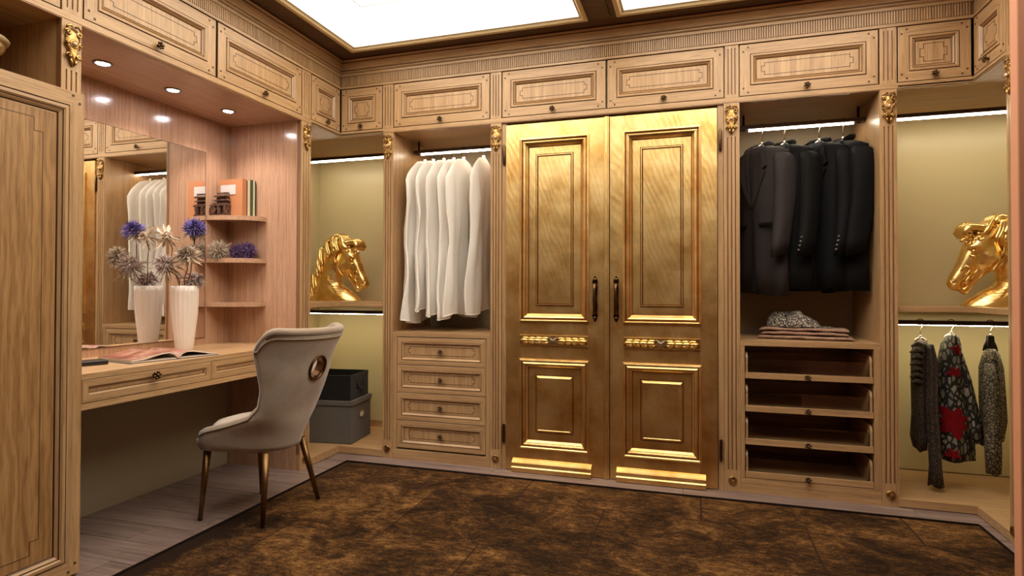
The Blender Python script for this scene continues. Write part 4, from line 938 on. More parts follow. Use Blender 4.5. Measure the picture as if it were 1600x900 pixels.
# seat cushion and skirt
def seat_loop(s, z, n=40, ex=2.6):
    lp = []
    for k in range(n):
        a = 2 * math.pi * k / n; c, q = math.cos(a), math.sin(a)
        lp.append((CX - 0.028 + 0.196 * s * math.copysign(abs(c) ** (2 / ex), c), CY + 0.181 * s * math.copysign(abs(q) ** (2 / ex), q), z))
    return lp
mb = MB(); mb.loft([seat_loop(0.88, 0.338), seat_loop(0.97, 0.352), seat_loop(1.0, 0.38), seat_loop(1.01, 0.415)], 0, True); mb.build('seat_skirt', 'velvet', t)
mb = MB(); mb.loft([seat_loop(0.98, 0.416), seat_loop(1.02, 0.426), seat_loop(1.025, 0.44), seat_loop(1.0, 0.457), seat_loop(0.92, 0.471), seat_loop(0.75, 0.480), seat_loop(0.45, 0.487), seat_loop(0.12, 0.489)], 0, True); mb.build('seat_cushion', 'velvet', t)
for fx, fy, tx, ty in ((0.181, -0.205, 0.165, -0.165), (0.202, 0.200, 0.135, 0.145), (-0.193, -0.201, -0.185, -0.165), (-0.168, 0.203, -0.150, 0.165)):
    MB().tube([(CX + tx, CY + ty, 0.352), (CX + fx, CY + fy, 0.0125)], [0.0185, 0.0105], 16).build('leg', 'legbronze', t)
    MB().tube([(CX + fx, CY + fy, 0.013), (CX + fx, CY + fy, 0.0005 if fx < 0 else 0.0115)], [0.0108, 0.0108], 12).build('leg_glide', 'dkbronze', t)
# ------------------------------------------------------------------ storage boxes
t = thing('storage_box', 'grey lidded fabric box on the left bay floor, under the black box', 'box', (-2.48, 3.78, 0.05))
ux, uy = Vector((-0.992, -0.125, 0)), Vector((-0.125, 0.992, 0))
FG = Fr((-2.312, 3.632, 0.0505), ux, uy, (0, 0, 1))
o = bx('box_body', 'greybox', t, FG, 0, 0.42, 0, 0.325, 0, 0.295); bevel(o, 0.006)
o = bx('box_lid', 'greybox', t, FG, -0.008, 0.428, -0.008, 0.333, 0.268, 0.304); bevel(o, 0.004)
fx = Fr(FG(0, 0.165, 0.185), uy, (0, 0, 1), -ux)
MB().loft([[fx(math.cos(k * math.pi / 12) * a, math.sin(k * math.pi / 12) * b_, c) for k in range(24)] for a, b_, c in ((0.045, 0.030, 0.0005), (0.045, 0.030, 0.004), (0.034, 0.021, 0.004))], 0, True, cap1=False).build('eyelet', 'eyelet', t, recalc=True)
MB().loft([[fx(math.cos(k * math.pi / 12) * 0.033, math.sin(k * math.pi / 12) * 0.020, c) for k in range(24)] for c in (0.0005, 0.0015)], 0, False).build('finger_hole', 'white', t)
t = thing('open_box', 'black open-topped fabric box standing on the grey lidded box', 'box', (-2.48, 3.78, 0.355))
FG2 = Fr(FG(0.012, 0.004, 0.3045), ux, uy, (0, 0, 1))
mb = MB(); bw, bd_, bh, th = 0.36, 0.30, 0.178, 0.007
mb.box(FG2, 0, bw, 0, bd_, 0, 0.006); mb.box(FG2, 0, bw, 0, th, 0.006, bh); mb.box(FG2, 0, bw, bd_ - th, bd_, 0.006, bh + 0.002); mb.box(FG2, 0, th, th, bd_ - th, 0.006, bh); mb.box(FG2, bw - th, bw, th, bd_ - th, 0.006, bh)
mb.build('box_body', 'blackbox', t)
mb = MB(); mb.box(FG2, -0.001, bw + 0.001, -0.0015, -0.0001, bh - 0.022, bh); mb.box(FG2, -0.0015, -0.0001, 0, bd_, bh - 0.022, bh)
mb.tube([FG2(-0.002, 0.10, 0.12), FG2(-0.008, 0.11, 0.075), FG2(-0.010, 0.15, 0.06), FG2(-0.008, 0.19, 0.075), FG2(-0.002, 0.20, 0.12)], 0.008, 6, flat=0.4)
mb.build('rim_and_strap', 'blackbox', t)
# ------------------------------------------------------------------ hangers
def hanger(label, hx, z, phi, span, mat='chrome', group='hangers', drop=0.085, slope=0.07, bar=False):
    """hook over the rail, arms along the shoulder line"""
    t = thing('hanger', label, 'hanger', (hx, YR, z), group)
    s = Vector((math.sin(phi), -math.cos(phi), 0)); b = Vector((hx, YR, z))
    pts = [b + s * (0.019 * math.cos(a) ) + Vector((0, 0, 0.019 * math.sin(a))) for a in [math.radians(d) for d in range(200, -31, -23)]]
    pts += [b + s * 0.004 + Vector((0, 0, -0.035)), b + Vector((0, 0, -0.05)), b + Vector((0, 0, -drop))]
    MB().tube(pts, 0.0027, 8).lathe(b + Vector((0, 0, -drop - 0.004)), [(0.004, 0), (0.0065, 0.004), (0.0065, 0.014), (0.004, 0.018)], 10).build('hook', 'chrome', t)
    n = b + Vector((0, 0, -drop)); mb = MB()
    for sg in (-1, 1):
        mb.tube([n, n + s * sg * span * 0.35 + Vector((0, 0, -slope * 0.3)), n + s * sg * span * 0.75 + Vector((0, 0, -slope * 0.75)), n + s * sg * span + Vector((0, 0, -slope * 1.15))], [0.006, 0.007, 0.007, 0.005], 8)
    mb.build('shoulder_arms', mat, t); return t
# ------------------------------------------------------------------ garment bags
def garment_bag(label, hx, phi, z_top, length, hw, seed, flare=1.05, off=0.0, bulge=0.035, hang=True):
    rd = random.Random(seed)
    s = Vector((math.sin(phi), -math.cos(phi), 0)); n = Vector((math.cos(phi), math.sin(phi), 0))
    t = thing('garment_bag', label, 'garment bag', (hx, YR, z_top - length), 'white garment bags')
    base = Vector((hx, YR, 0)) + s * off
    loops = []; ph = [rd.uniform(0, 6.28) for _ in range(6)]
    rows = [0, 0.004, 0.012, 0.025, 0.045, 0.075, 0.11, 0.15, 0.2, 0.28, 0.36, 0.45, 0.54, 0.63, 0.72, 0.80, 0.88, 0.94, 0.98, 1.0]
    NA = 44
    for r in rows:
        z = r * length
        w_ = hw * min(1.0, 0.12 + (min(r, 0.14) / 0.14) ** 0.55 * 0.88) * (1 - 0.10 * math.exp(-((r - 0.55) / 0.25) ** 2)) * (1 + (flare - 1) * max(0, (r - 0.55) / 0.45))
        d = bulge * (0.35 + 0.65 * min(1, r / 0.12)) * (1 - 0.35 * r)
        lp = []
        for k in range(NA):
            a = 2 * math.pi * k / NA; c, q = math.cos(a), math.sin(a)
            x = w_ * math.copysign(abs(c) ** 0.85, c)
            y_ = d * math.copysign(abs(q) ** 0.8, q)
            fold = (0.010 * math.sin(x * 38 + ph[0] + 1.5 * r) + 0.008 * math.sin(x * 71 + ph[1] - 2 * r) + 0.006 * math.sin(x * 17 + ph[2] + 5 * r)) * min(1, r * 2.2)
            fold += 0.016 * noise.noise((x * 9 + seed, r * 5.5, seed * 0.7)) * min(1, r * 4) + 0.006 * noise.noise((x * 24 + seed, r * 16, 3.3)) * min(1, r * 4)
            sway = 0.018 * math.sin(2.4 * r + ph[3]) * r
            hem = 0.020 * math.sin(x * 12 + ph[4]) * max(0, (r - 0.8) / 0.2)
            lp.append(base + s * (x + 0.01 * math.sin(6 * r + ph[5]) * r) + n * (y_ + fold + sway) + Vector((0, 0, z_top - z + hem - 0.012 * abs(x / hw) * 0)))
        loops.append(lp)
    mb = MB().loft(loops, 0, True, cap1=False)
    mb.build('bag_cover', 'veil', t, recalc=True)
    # sewn binding around the side edges and hem
    b = MB()
    b.tube([lp[0] for lp in loops[2:]], 0.0035, 6); b.tube([lp[NA // 2] for lp in loops[2:]], 0.0035, 6)
    b.tube(loops[-1] + [loops[-1][0]], 0.003, 6)
    b.build('binding', 'hem', t)
    MB().tube([base + Vector((0, 0, z_top - 0.012)), base + Vector((0, 0, z_top + 0.02))], [0.016, 0.011], 10, flat=0.7).build('neck_opening', 'hem', t)
BG = [(-1.868, -0.05, 0.262, 1.135, 11, 'white garment bag hanging farthest left, its left shoulder seam in full view'),
      (-1.800, -0.05, 0.255, 1.070, 12, 'second white garment bag from the left in the bay'),
      (-1.716, -0.07, 0.25, 1.085, 13, 'third white garment bag from the left in the bay'),
      (-1.640, -0.06, 0.245, 1.105, 14, 'fourth white garment bag from the left in the bay'),
      (-1.566, -0.08, 0.25, 1.100, 15, 'white garment bag just left of the gap, second from the right'),
      (-1.415, -0.04, 0.22, 1.070, 16, 'white garment bag hanging apart at the right, beside the pilaster')]
for i, (hx, ph_, hw, ln, sd, lab) in enumerate(BG):
    garment_bag(lab, hx, ph_, 2.062, ln, hw, sd, flare=(1.14, 1.04, 1.08, 1.05, 1.12, 1.06)[i])
    hanger('silver hook of the hanger inside the ' + ['leftmost garment bag', 'second garment bag from the left', 'third garment bag from the left', 'fourth garment bag from the left', 'bag just left of the gap', 'separate rightmost garment bag'][i], hx, 2.1355, ph_, hw * 0.7, 'white', 'garment bag hangers')
# ------------------------------------------------------------------ suits
def jacket(label, hx, phi, mat, length, seed, buttons=False, pocket=False, hw=0.175):
    rd = random.Random(seed)
    t = thing('suit_jacket', label, 'jacket', (hx, YR, 1.2), 'dark suit jackets')
    s = Vector((math.sin(phi), -math.cos(phi), 0)); n = Vector((-math.cos(phi), -math.sin(phi), 0)); up = Vector((0, 0, 1))
    zt = 2.026; B = Vector((hx, YR, zt))
    P = lambda a, d, z: B + s * a + n * d + up * z
    ph = [rd.uniform(0, 6.28) for _ in range(4)]
    rows = [(-0.012, 0.060, 0.042, 0), (-0.022, 0.085, 0.050, 0), (-0.04, 0.135, 0.060, 0), (-0.062, 0.182, 0.066, 0), (-0.085, hw, 0.068, 0), (-0.13, hw * 0.99, 0.074, 0), (-0.2, hw * 0.94, 0.080, 0), (-0.3, hw * 0.9, 0.080, 0), (-0.42, hw * 0.87, 0.074, 0), (-0.52, hw * 0.88, 0.072, 0), (-0.64, hw * 0.93, 0.070, 0), (-0.76, hw * 0.98, 0.068, 0), (-length, hw * 1.02, 0.064, 0)]
    NA = 36; loops = []
    for z, w_, d, _ in rows:
        lp = []
        for k in range(NA):
            a = 2 * math.pi * k / NA; c, q = math.cos(a), math.sin(a)
            x = w_ * math.copysign(abs(c) ** 0.8, c); y_ = d * math.copysign(abs(q) ** 0.75, q)
            r = -z / length
            f = 0.010 * math.sin(x * 30 + ph[0]) * r ** 1.5 + 0.006 * math.sin(x * 55 + ph[1] + 2 * r) * r
            hem = 0.02 * math.sin(x * 7 + ph[2]) * max(0, (r - 0.85) / 0.15)
            cutaway = 0.035 * max(0, (r - 0.9) / 0.1) * math.exp(-(x / 0.06) ** 2) * (1 if q > 0 else 0)
            lp.append(P(x, y_ + f, z + hem + cutaway))
        loops.append(lp)
    MB().loft(loops, 0, True).build('jacket_body', mat, t, recalc=True)
    # dark shirtless V opening and front edge gap
    fr = Fr(B, s, up, n)
    dz = lambda z: 0.068 + 0.012 * math.sin(min(1, -z / 0.4) * math.pi / 2)
    mb = MB()
    v = [(-0.052, -0.030), (0.052, -0.030), (0.030, -0.16), (0.010, -0.36), (0.004, -0.40), (0.012, -0.60), (0.026, -length + 0.01), (-0.004, -length + 0.01), (0.000, -0.60), (-0.004, -0.40), (-0.006, -0.36), (-0.030, -0.16)]
    mb.loft([[fr(a, b, dz(b) - (0.018 if b > -0.05 else -0.000) + c) for a, b in v] for c in (-0.012, 0.004)], 0, False)
    mb.build('front_opening', 'lining', t, recalc=True)
    for sg in (-1, 1):
        la = [(0.050, -0.010, 0.052), (0.072, -0.030, 0.066), (0.092, -0.115, 0.082), (0.105, -0.150, 0.084), (0.080, -0.165, 0.086), (0.096, -0.185, 0.087), (0.050, -0.30, 0.090), (0.012, -0.385, 0.090), (0.008, -0.36, 0.092), (0.030, -0.16, 0.092), (0.046, -0.05, 0.070)]
        MB().loft([[fr(sg * a, b, c + e) for a, b, c in la] for e in (-0.010, 0.0035)], 0, False).build('lapel', mat, t, recalc=True)
        # sleeve
        rw_ = [(-0.066, hw - 0.055, 0, 0.020, 0.020), (-0.076, hw - 0.035, 0, 0.040, 0.045), (-0.095, hw - 0.018, 0, 0.047, 0.062), (-0.13, hw - 0.008, 0.002, 0.046, 0.072), (-0.2, hw + 0.002, 0.006, 0.043, 0.074), (-0.30, hw + 0.006, 0.010, 0.040, 0.070), (-0.42, hw + 0.008, 0.022, 0.038, 0.066), (-0.52, hw + 0.008, 0.038, 0.036, 0.062), (-0.60, hw + 0.006, 0.052, 0.035, 0.059), (-0.675, hw + 0.004, 0.064, 0.034, 0.057)]
        lps = []
        for z, a_, d_, ra, rn in rw_:
            lp = []
            for k in range(20):
                g = 2 * math.pi * k / 20; f = 1 + 0.05 * math.sin(3 * g + ph[0] + z * 14) * min(1, -z * 3)
                lp.append(P(sg * a_ + ra * f * math.copysign(abs(math.cos(g)) ** 0.8, math.cos(g)), d_ + rn * f * math.copysign(abs(math.sin(g)) ** 0.85, math.sin(g)), z - 0.02 * math.sin(g) * (1 if z < -0.6 else 0)))
            lps.append(lp)
        sl = MB().loft(lps, 0, True)
        so = sl.build('sleeve', mat, t)
        if buttons:
            bt = MB()
            for k in range(4):
                q = P(sg * (hw + 0.004) + 0.004 * k, 0.121 - 0.003 * k, -0.655 + k * 0.024)
                bt.ball(q, 0.0075, 8)
            bt.build('cuff_buttons', 'button', so)
    MB().tube([P(-0.055, 0.035, -0.012), P(-0.060, 0.0, 0.004), P(-0.035, -0.040, 0.012), P(0, -0.05, 0.014), P(0.035, -0.040, 0.012), P(0.060, 0.0, 0.004), P(0.055, 0.035, -0.012)], [0.012, 0.018, 0.02, 0.02, 0.02, 0.018, 0.012], 8, flat=0.6).build('collar', mat, t)
    if pocket:
        for sg in (-1, 1):
            MB().box(fr, sg * 0.115 - 0.065, sg * 0.115 + 0.065, -0.50, -0.485, 0.066, 0.084).build('pocket_welt', 'suit_b', t)
    return t
SU = [(0.390, 0.72, 'suit_a', 0.90, 21, False, True, 'charcoal grey suit jacket hanging farthest left, front opening and pocket visible', 'silver hook hanger of the charcoal jacket, leftmost on the suit rail'),
      (0.515, 0.80, 'suit_b', 0.89, 22, True, False, 'brownish black suit jacket, second from the left', 'silver hook hanger of the brownish black jacket, second on the suit rail'),
      (0.704, 0.80, 'suit_c', 0.87, 23, True, False, 'black suit jacket with four cuff buttons, third from the left', 'silver hook hanger of the third jacket from the left'),
      (0.830, 0.42, 'suit_d', 0.90, 24, False, False, 'blue-black suit jacket hanging farthest right, against the bay side', 'silver hook hanger of the rightmost jacket')]
for hx, ph_, mt, ln, sd, bt, pk, lab, hl in SU:
    jacket(lab, hx, ph_, mt, ln, sd, bt, pk)
    hanger(hl, hx, 2.1355, ph_, 0.145, 'chrome', 'suit hangers', 0.105)
# ------------------------------------------------------------------ patterned tops under the right shelf
def drape(name, parent, mat, path, folds, seed, ax, ay, NA=28):
    """cloth tube: path rows (centre along ax, along ay, z, half width, half depth)"""
    rd = random.Random(seed); ph = [rd.uniform(0, 6.28) for _ in range(3)]; loops = []
    for i, (cx_, cy_, z, hw, hd) in enumerate(path):
        lp = []
        for k in range(NA):
            a = 2 * math.pi * k / NA; c, q = math.cos(a), math.sin(a)
            f = 1 + folds * math.sin(5 * a + ph[0] + 0.3 * i) + folds * 0.6 * math.sin(9 * a + ph[1] - 0.4 * i)
            lp.append(ax * (cx_ + hw * c * f) + ay * (cy_ + hd * q * f) + Vector((0, 0, z + 0.008 * math.sin(3 * a + ph[2]) * (1 if i == len(path) - 1 else 0))))
        loops.append(lp)
    return MB().loft(loops, 0, True).build(name, mat, parent, recalc=True)
XA, YA = Vector((1, 0, 0)), Vector((0, 1, 0))
ZR = 0.9625
YF = YR - 0.02
t = thing('lace_top', 'narrow brown lace top with ruffled collar, leftmost under the right shelf', 'top', (1.21, YR, 0.2), None)
drape('top_body', t, 'lace', [(1.212, YF, 0.862, 0.016, 0.03), (1.208, YF, 0.845, 0.032, 0.06), (1.204, YF, 0.78, 0.038, 0.075), (1.200, YF, 0.62, 0.036, 0.075), (1.203, YF, 0.45, 0.035, 0.07), (1.196, YF, 0.32, 0.034, 0.07), (1.202, YF, 0.255, 0.026, 0.06)], 0.12, 5, XA, YA)
drape('long_sleeve', t, 'lace', [(1.235, YF - 0.05, 0.845, 0.016, 0.03), (1.242, YF - 0.07, 0.74, 0.026, 0.032), (1.238, YF - 0.075, 0.52, 0.026, 0.032), (1.246, YF - 0.075, 0.35, 0.027, 0.03), (1.254, YF - 0.07, 0.18, 0.026, 0.03), (1.258, YF - 0.07, 0.075, 0.034, 0.034)], 0.16, 6, XA, YA)
mb = MB()
for k in range(7):
    y0 = YF - 0.06; zc = 0.85 - k * 0.034
    mb.tube([(1.178, y0 + 0.04, zc), (1.160 - 0.006 * (k % 2), y0 + 0.01, zc - 0.012), (1.166, y0 - 0.02, zc + 0.004), (1.192, y0 - 0.03, zc - 0.008)], [0.010, 0.017, 0.016, 0.010], 6, flat=0.5)
mb.build('ruffle', 'lace', t)
hanger('thin hook hanger of the brown lace top', 1.215, ZR, 1.2, 0.03, 'chrome', 'hangers under the right shelf', 0.085, 0.02)
t = thing('floral_dress', 'black dress with cream leaves and red flowers, middle one under the right shelf', 'dress', (1.37, YR, 0.2), None)
drape('dress_body', t, 'floral', [(1.364, YF, 0.905, 0.012, 0.02), (1.360, YF, 0.885, 0.030, 0.045), (1.352, YF, 0.84, 0.044, 0.07), (1.346, YF, 0.76, 0.048, 0.08), (1.350, YF, 0.62, 0.062, 0.08), (1.354, YF, 0.45, 0.080, 0.08), (1.362, YF, 0.30, 0.092, 0.08), (1.366, YF, 0.215, 0.092, 0.075)], 0.05, 7, XA, YA)
drape('sleeve', t, 'floral', [(1.380, YF - 0.02, 0.80, 0.02, 0.03), (1.405, YF - 0.03, 0.66, 0.030, 0.035), (1.425, YF - 0.03, 0.52, 0.036, 0.035), (1.450, YF - 0.03, 0.39, 0.034, 0.03), (1.462, YF - 0.03, 0.31, 0.030, 0.028)], 0.10, 8, XA, YA)
RED = plain('red_print', rgb(116, 16, 22), 0.9, Specular_IOR_Level=0.1); M['red'] = RED
DR = [(0.215, 1.366, 0.092), (0.30, 1.362, 0.092), (0.45, 1.354, 0.080), (0.62, 1.350, 0.062), (0.76, 1.346, 0.048), (0.84, 1.352, 0.044), (0.90, 1.36, 0.03)]
def on_dress(p):
    c, hw = lerp_tab([(a, b) for a, b, _ in DR], p.z), lerp_tab([(a, b) for a, _, b in DR], p.z)
    u = max(-0.97, min(0.97, (p.x - c) / hw)); hd = 0.081 if p.z < 0.8 else 0.072
    return Vector((c + u * hw, YF - hd * 1.03 * math.sqrt(1 - u * u) - 0.004, p.z))
def blossom(cx_, z, r, n, rot, dy):
    mb = MB()
    for k in range(n):
        a = rot + 2 * math.pi * k / n; l = r * (0.8 + 0.3 * ((k * 7) % 3) / 2)
        d = Vector((math.cos(a), 0, math.sin(a))); q = Vector((-math.sin(a), 0, math.cos(a)))
        c0 = Vector((cx_, dy, z))
        pts = [c0, c0 + d * l * 0.45 + q * l * 0.27, c0 + d * l * 0.8 + q * l * 0.2, c0 + d * l, c0 + d * l * 0.8 - q * l * 0.2, c0 + d * l * 0.45 - q * l * 0.27]
        pts = [on_dress(p) for p in pts]; mid = on_dress(c0 + d * l * 0.6)
        top = [p + Vector((0, -0.0015, 0)) for p in pts] + [mid + Vector((0, -0.003, 0))]
        mb.add(top + [p + Vector((0, 0.010, 0)) for p in pts], [(j, (j + 1) % 6, 6) for j in range(6)] + [(j, j + 7, (j + 1) % 6 + 7, (j + 1) % 6) for j in range(6)], 0, False)
    return mb.build('red_blossom', 'red', t, recalc=True)
blossom(1.340, 0.43, 0.088, 7, 0.4, 0); blossom(1.345, 0.70, 0.036, 5, 1.0, 0); blossom(1.360, 0.82, 0.032, 5, 0.2, 0); blossom(1.335, 0.255, 0.038, 5, 0.9, 0)
hanger('thin hook hanger of the floral dress', 1.363, ZR, 1.2, 0.03, 'white', 'hangers under the right shelf', 0.06, 0.02)
t = thing('print_shirt', 'beige shirt with black line pattern, rightmost under the right shelf', 'shirt', (1.55, YR, 0.2), None)
drape('shirt_body', t, 'geo', [(1.542, YF, 0.825, 0.014, 0.03), (1.540, YF, 0.80, 0.035, 0.05), (1.538, YF, 0.72, 0.052, 0.07), (1.542, YF, 0.56, 0.056, 0.075), (1.546, YF, 0.44, 0.056, 0.075), (1.540, YF, 0.34, 0.044, 0.07)], 0.05, 9, XA, YA)
drape('sleeve', t, 'geo', [(1.512, YF - 0.05, 0.75, 0.018, 0.03), (1.506, YF - 0.075, 0.64, 0.032, 0.036), (1.510, YF - 0.075, 0.46, 0.036, 0.036), (1.516, YF - 0.075, 0.30, 0.036, 0.034), (1.520, YF - 0.07, 0.165, 0.032, 0.03)], 0.07, 10, XA, YA)
hk = hanger('black plastic hanger of the line-patterned shirt', 1.545, ZR, 1.2, 0.03, 'hangerdark', 'hangers under the right shelf', 0.07)
MB().loft([[(1.545 + x, YR + y_, z) for x, y_ in ((-0.016 * k, -0.014), (0.016 * k, -0.014), (0.016 * k, 0.014), (-0.016 * k, 0.014))] for z, k in ((0.79, 1.4), (0.83, 1.1), (0.895, 0.8))], 0, False).build('hanger_neck', 'hangerdark', hk)
# ------------------------------------------------------------------ folded textiles
t = thing('folded_throw', 'folded taupe woven throw on top of the glass-tray chest', 'textile', (0.60, 3.82, 0.857))
FT2 = Fr((0.600, 3.83, 0.8575), (0.985, -0.17, 0), (0.17, 0.985, 0), (0, 0, 1))
for nm, a0, a1, b0, b1, z, th, sd in (('bottom_fold', -0.235, 0.262, -0.11, 0.13, 0.0, 0.024, 1), ('middle_fold', -0.215, 0.235, -0.105, 0.125, 0.0245, 0.022, 2), ('top_fold', -0.225, 0.240, -0.10, 0.12, 0.047, 0.020, 3)):
    loops = []
    for i in range(25):
        a = a0 + (a1 - a0) * i / 24; e = min(i, 24 - i); hgt = th * (0.55 if e == 0 else 0.9 if e == 1 else 1)
        wv = 0.0025 * math.sin(i * 0.55 + sd * 2); lp = []
        for k in range(12):
            g = 2 * math.pi * k / 12; lp.append(FT2(a, (b0 + b1) / 2 + (b1 - b0) / 2 * math.copysign(abs(math.cos(g)) ** 0.35, math.cos(g)) + 0.003 * math.sin(i * 0.4 + sd), z + hgt / 2 + hgt / 2 * math.copysign(abs(math.sin(g)) ** 0.6, math.sin(g)) * (0.9 + 0.1 * math.sin(i + sd)) + max(0, wv)))
        loops.append(lp)
    MB().loft(loops, 0, True).build(nm, 'throw', t, recalc=True)
t = thing('scarf', 'crumpled black and white printed scarf on the folded throw', 'textile', (0.53, 3.82, 0.926))
loops = []
for i in range(29):
    u = i / 28; a = -0.185 + 0.345 * u; hh = 0.10 * (math.sin(math.pi * min(1, u * 1.15 + 0.06)) ** 0.6) * (1 - 0.45 * u) + 0.006; lp = []
    for k in range(26):
        g = math.pi * k / 25
        nz = noise.noise((a * 22, g * 2.2, 1.7)) * 0.35 + noise.noise((a * 48, g * 5, 3.1)) * 0.2
        lp.append(FT2(a, 0.01 + 0.095 * math.cos(g) * (1 + 0.25 * nz) * (0.35 + 0.65 * math.sin(math.pi * min(1, u + 0.1)) ** 0.5), 0.068 + hh * math.sin(g) * (1 + nz * 0.9)))
    loops.append(lp)
MB().loft(loops, 0, True).build('crumpled_cloth', 'scarf', t, recalc=True)
# ------------------------------------------------------------------ golden horse busts
def horse(label, x0, ux, zsh, yc):
    t = thing('horse_bust', label, 'horse bust', (x0, yc, zsh), 'golden horse busts')
    fr = Fr((x0, yc, zsh), (ux, 0, 0), (0, 0, 1), (0, -1, 0))
    KA, KB = 1 / 1695.0, 1 / 1425.0
    def P(px, py, c=0.0): return fr((px - 460) * KA, (795 - py) * KB, c)
    K = (KA + KB) / 2
    def chain(mb, rows, n=16):
        """rows (px, py, r_px, depth m, c offset)"""
        pts = [P(r[0], r[1], r[4] if len(r) > 4 else 0) for r in rows]; loops = []; m = len(rows)
        for i, r in enumerate(rows):
            tv = (pts[min(i + 1, m - 1)] - pts[max(i - 1, 0)]).normalized(); q = tv.cross(fr.n).normalized(); nn = q.cross(tv).normalized()
            if nn.dot(fr.n) < 0: nn = -nn
            R_, D_ = r[2] * K, r[3]
            ring = lambda c, k: [c + q * math.cos(2 * math.pi * j / n) * R_ * k + nn * math.sin(2 * math.pi * j / n) * D_ * k for j in range(n)]
            if i == 0:
                for a in (80, 55, 28): loops.append(ring(pts[0] - tv * R_ * math.sin(math.radians(a)), math.cos(math.radians(a))))
            loops.append(ring(pts[i], 1))
            if i == m - 1:
                for a in (28, 55, 80): loops.append(ring(pts[i] + tv * R_ * math.sin(math.radians(a)), math.cos(math.radians(a))))
        mb.loft(loops, 0, True)
    mb = MB()
    chain(mb, [(800, 860, 200, 0.115), (770, 700, 195, 0.105), (745, 560, 185, 0.095), (720, 440, 165, 0.085), (680, 330, 150, 0.078), (620, 250, 135, 0.070), (560, 215, 112, 0.062)])
    chain(mb, [(760, 640, 170, 0.09), (640, 745, 165, 0.10), (520, 800, 160, 0.095), (410, 860, 150, 0.08)])
    chain(mb, [(560, 215, 115, 0.062), (470, 270, 112, 0.066), (400, 345, 105, 0.068), (345, 430, 88, 0.058), (292, 520, 72, 0.046), (244, 583, 66, 0.042), (216, 616, 54, 0.038)])
    chain(mb, [(520, 350, 120, 0.064), (478, 412, 126, 0.076), (450, 445, 96, 0.066)])
    chain(mb, [(470, 455, 70, 0.05), (420, 520, 48, 0.040), (370, 585, 36, 0.032), (330, 640, 32, 0.028), (300, 680, 30, 0.026)])
    chain(mb, [(215, 640, 36, 0.030), (245, 650, 30, 0.028)])
    body = mb.build('head_and_neck', 'gilt', t, recalc=True)
    md = body.modifiers.new('r', 'REMESH'); md.mode = 'VOXEL'; md.voxel_size = 0.0075; md.use_smooth_shade = True
    sm = body.modifiers.new('s', 'SMOOTH'); sm.iterations = 7; sm.factor = 0.5
    bake(body)
    bm = bmesh.new(); bm.from_mesh(body.data)
    cl = bmesh.ops.bisect_plane(bm, geom=bm.verts[:] + bm.edges[:] + bm.faces[:], plane_co=(0, 0, 0.0008), plane_no=(0, 0, -1), clear_outer=True)
    ed = [e for e in cl['geom_cut'] if isinstance(e, bmesh.types.BMEdge)]
    bmesh.ops.holes_fill(bm, edges=ed, sides=0); bm.to_mesh(body.data); bm.free()
    for p in body.data.polygons: p.use_smooth = True
    # modelled facial relief, raised on the head
    fd = MB()
    for sg in (1,):
        fd.tube([P(250, 520, 0.040), P(290, 480, 0.050), P(330, 500, 0.052), P(300, 545, 0.046), P(265, 580, 0.041)], [0.004, 0.007, 0.008, 0.007, 0.004], 8)
        fd.tube([P(330, 540, 0.047), P(300, 590, 0.040), P(260, 625, 0.036)], [0.004, 0.007, 0.005], 8)
        fd.tube([P(385, 500, 0.056), P(355, 540, 0.046), P(330, 585, 0.040)], [0.004, 0.006, 0.004], 8)
        fd.tube([P(182, 590, 0.020), P(205, 575, 0.032), P(225, 592, 0.036), P(222, 618, 0.035), P(200, 628, 0.032), P(184, 612, 0.025), P(182, 590, 0.020)], 0.0055, 8)
        fd.tube([P(300, 355, 0.055), P(330, 328, 0.066), P(372, 335, 0.070), P(405, 365, 0.070)], [0.006, 0.011, 0.010, 0.006], 8)
        fd.tube([P(310, 400, 0.056), P(345, 408, 0.063), P(380, 395, 0.067)], [0.004, 0.007, 0.004], 8)
        fd.tube([P(520, 300, 0.066), P(545, 380, 0.070), P(540, 450, 0.066), P(500, 510, 0.058), P(450, 535, 0.048)], [0.004, 0.009, 0.010, 0.009, 0.004], 8)
        fd.tube([P(262, 640, 0.028), P(300, 615, 0.034), P(335, 600, 0.033)], [0.003, 0.004, 0.003], 6)
    for k in range(7):
        fd.tube([P(560 + 14 * k, 700 - 28 * k, 0.088), P(500 + 24 * k, 738 - 26 * k, 0.096), P(430 + 20 * k, 742 - 24 * k, 0.085)], [0.002, 0.004, 0.002], 6)
    fd.build('face_relief', 'gilt', t)
    MB().ball(P(343, 368, 0.062), 0.0135, 10).build('eye', 'gilt', t)
    for c, off in ((0.045, 0), (-0.045, -18)):
        MB().tube([P(425 + off, 262, c), P(440 + off, 235, c * 1.15), P(470 + off, 195, c * 1.2), P(502 + off, 142, c * 1.1), P(526 + off, 92, c)], [0.018, 0.026, 0.024, 0.014, 0.002], 12, flat=0.6).build('ear', 'gilt', t)
    rd = random.Random(3)
    mn = MB()
    crest = [(545, 120), (600, 105), (650, 125), (700, 165), (750, 225), (795, 300), (830, 390), (860, 490), (885, 600), (905, 700)]
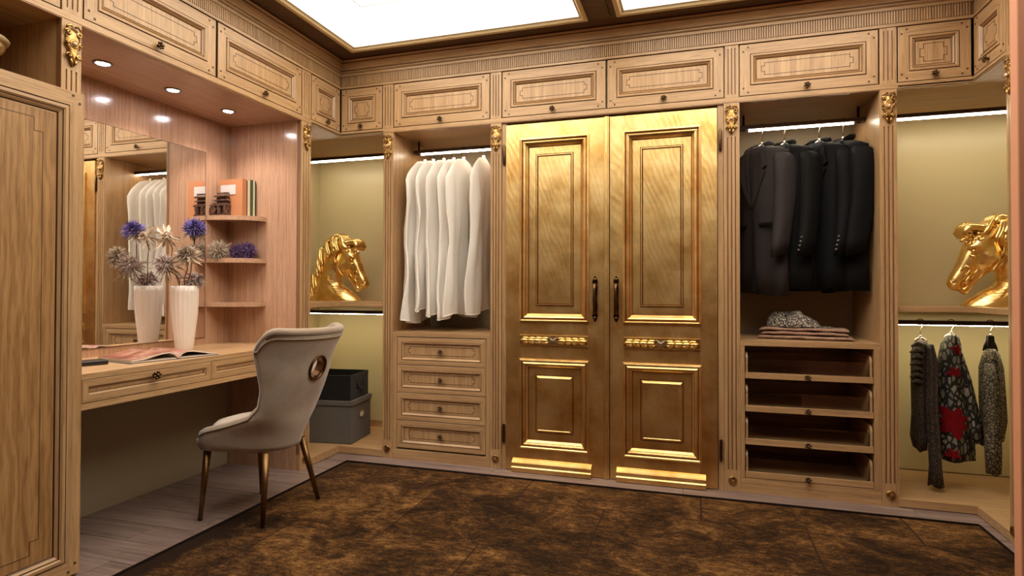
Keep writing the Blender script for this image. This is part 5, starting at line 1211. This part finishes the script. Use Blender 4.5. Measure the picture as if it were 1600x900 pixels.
    for i, (x, y_) in enumerate(crest):
        for side in (1, 0.35, -0.4, -1):
            for rep in range(2):
                j = rd.uniform(-18, 18); ln = rd.uniform(0.75, 1.2)
                sx, sy = x + j, y_ + rd.uniform(-8, 8)
                dx, dy = (-40, 130) if i < 4 else (-30, 150)
                c0 = 0.012 * side; c1 = 0.085 * side if abs(side) > 0.5 else 0.05 * side
                p = [P(sx, sy + 25, c0), P(sx + 14 * ln, sy - 14, c0 + 0.010 * side), P(sx + (28 + j * 0.5) * ln, sy + 40 * ln, c0 + c1 * 0.75), P(sx + (dx * 0.4 + j) * ln + 20, sy + dy * 0.75 * ln, c1 * 1.05), P(sx + (dx + j) * ln + 8, sy + dy * 1.15 * ln, c1 * 1.1 + 0.004), P(sx + (dx * 0.7 + j * 1.6) * ln, sy + dy * 1.4 * ln, c1 * 1.12 + 0.010 * side)]
                p = [Vector((q.x, q.y, max(q.z, zsh + 0.010))) for q in p]
                mn.tube(p, [0.008, 0.013, 0.0145, 0.013, 0.010, 0.002], 8, flat=0.62)
    mn.build('mane', 'gilt', t)
    fl_ = MB()
    for k, (c, dx, dy) in enumerate(((0.048, 6, 14), (0.026, 0, 4), (0.0, -6, -4), (-0.026, -2, 2), (-0.048, 6, 12))):
        Q = lambda x, y_, e=0.0: P(x + dx, y_ + dy, c + e)
        fl_.tube([Q(520, 165), Q(470, 160), Q(420, 172), Q(370, 162), Q(322, 160), Q(285, 178), Q(270, 208), Q(288, 232), Q(322, 232), Q(340, 214)], [0.010, 0.018, 0.021, 0.021, 0.022, 0.022, 0.021, 0.018, 0.013, 0.005], 10, flat=0.75)
    for k in range(6):
        c = 0.060 - 0.004 * k; x = 560 + 18 * k
        fl_.tube([P(x - 20, 150 + 6 * k, c * 0.7), P(x + 6, 190 + 8 * k, c), P(x - 8, 260 + 14 * k, c + 0.012), P(x + 18, 320 + 16 * k, c + 0.018), P(x + 2, 385 + 16 * k, c + 0.022), P(x - 26, 420 + 14 * k, c + 0.018)], [0.010, 0.015, 0.016, 0.014, 0.010, 0.002], 9, flat=0.6)
    for k in range(5):
        c = -0.04 + 0.02 * k
        fl_.tube([P(470, 165, c), P(510, 118 + 4 * k, c), P(570, 96 + 3 * k, c * 1.1), P(640, 112 + 3 * k, c * 1.2), P(700, 160, c * 1.4), P(735, 230, c * 1.5)], [0.006, 0.018, 0.022, 0.022, 0.017, 0.004], 10, flat=0.7)
    for k, (bx_, by_) in enumerate(((330, 270), (290, 300), (395, 262))):
        pts, rad = [], []
        for q in range(16):
            u = q / 15; a = 2.2 + u * 7.5 + k; r = 42 * (1 - 0.8 * u)
            pts.append(P(bx_ + r * math.cos(a), by_ + r * math.sin(a) * 0.9, 0.052 + 0.016 * u)); rad.append(0.0085 * (1 - 0.45 * u))
        fl_.tube(pts, rad, 8, flat=0.8)
    fl_.build('forelock', 'gilt', t)
    return t
horse('golden horse bust facing right on the left corner shelf', -2.495, -1, 1.0585, 3.86)
horse('golden horse bust facing left on the right corner shelf', 1.515, 1, 1.0575, 3.86)
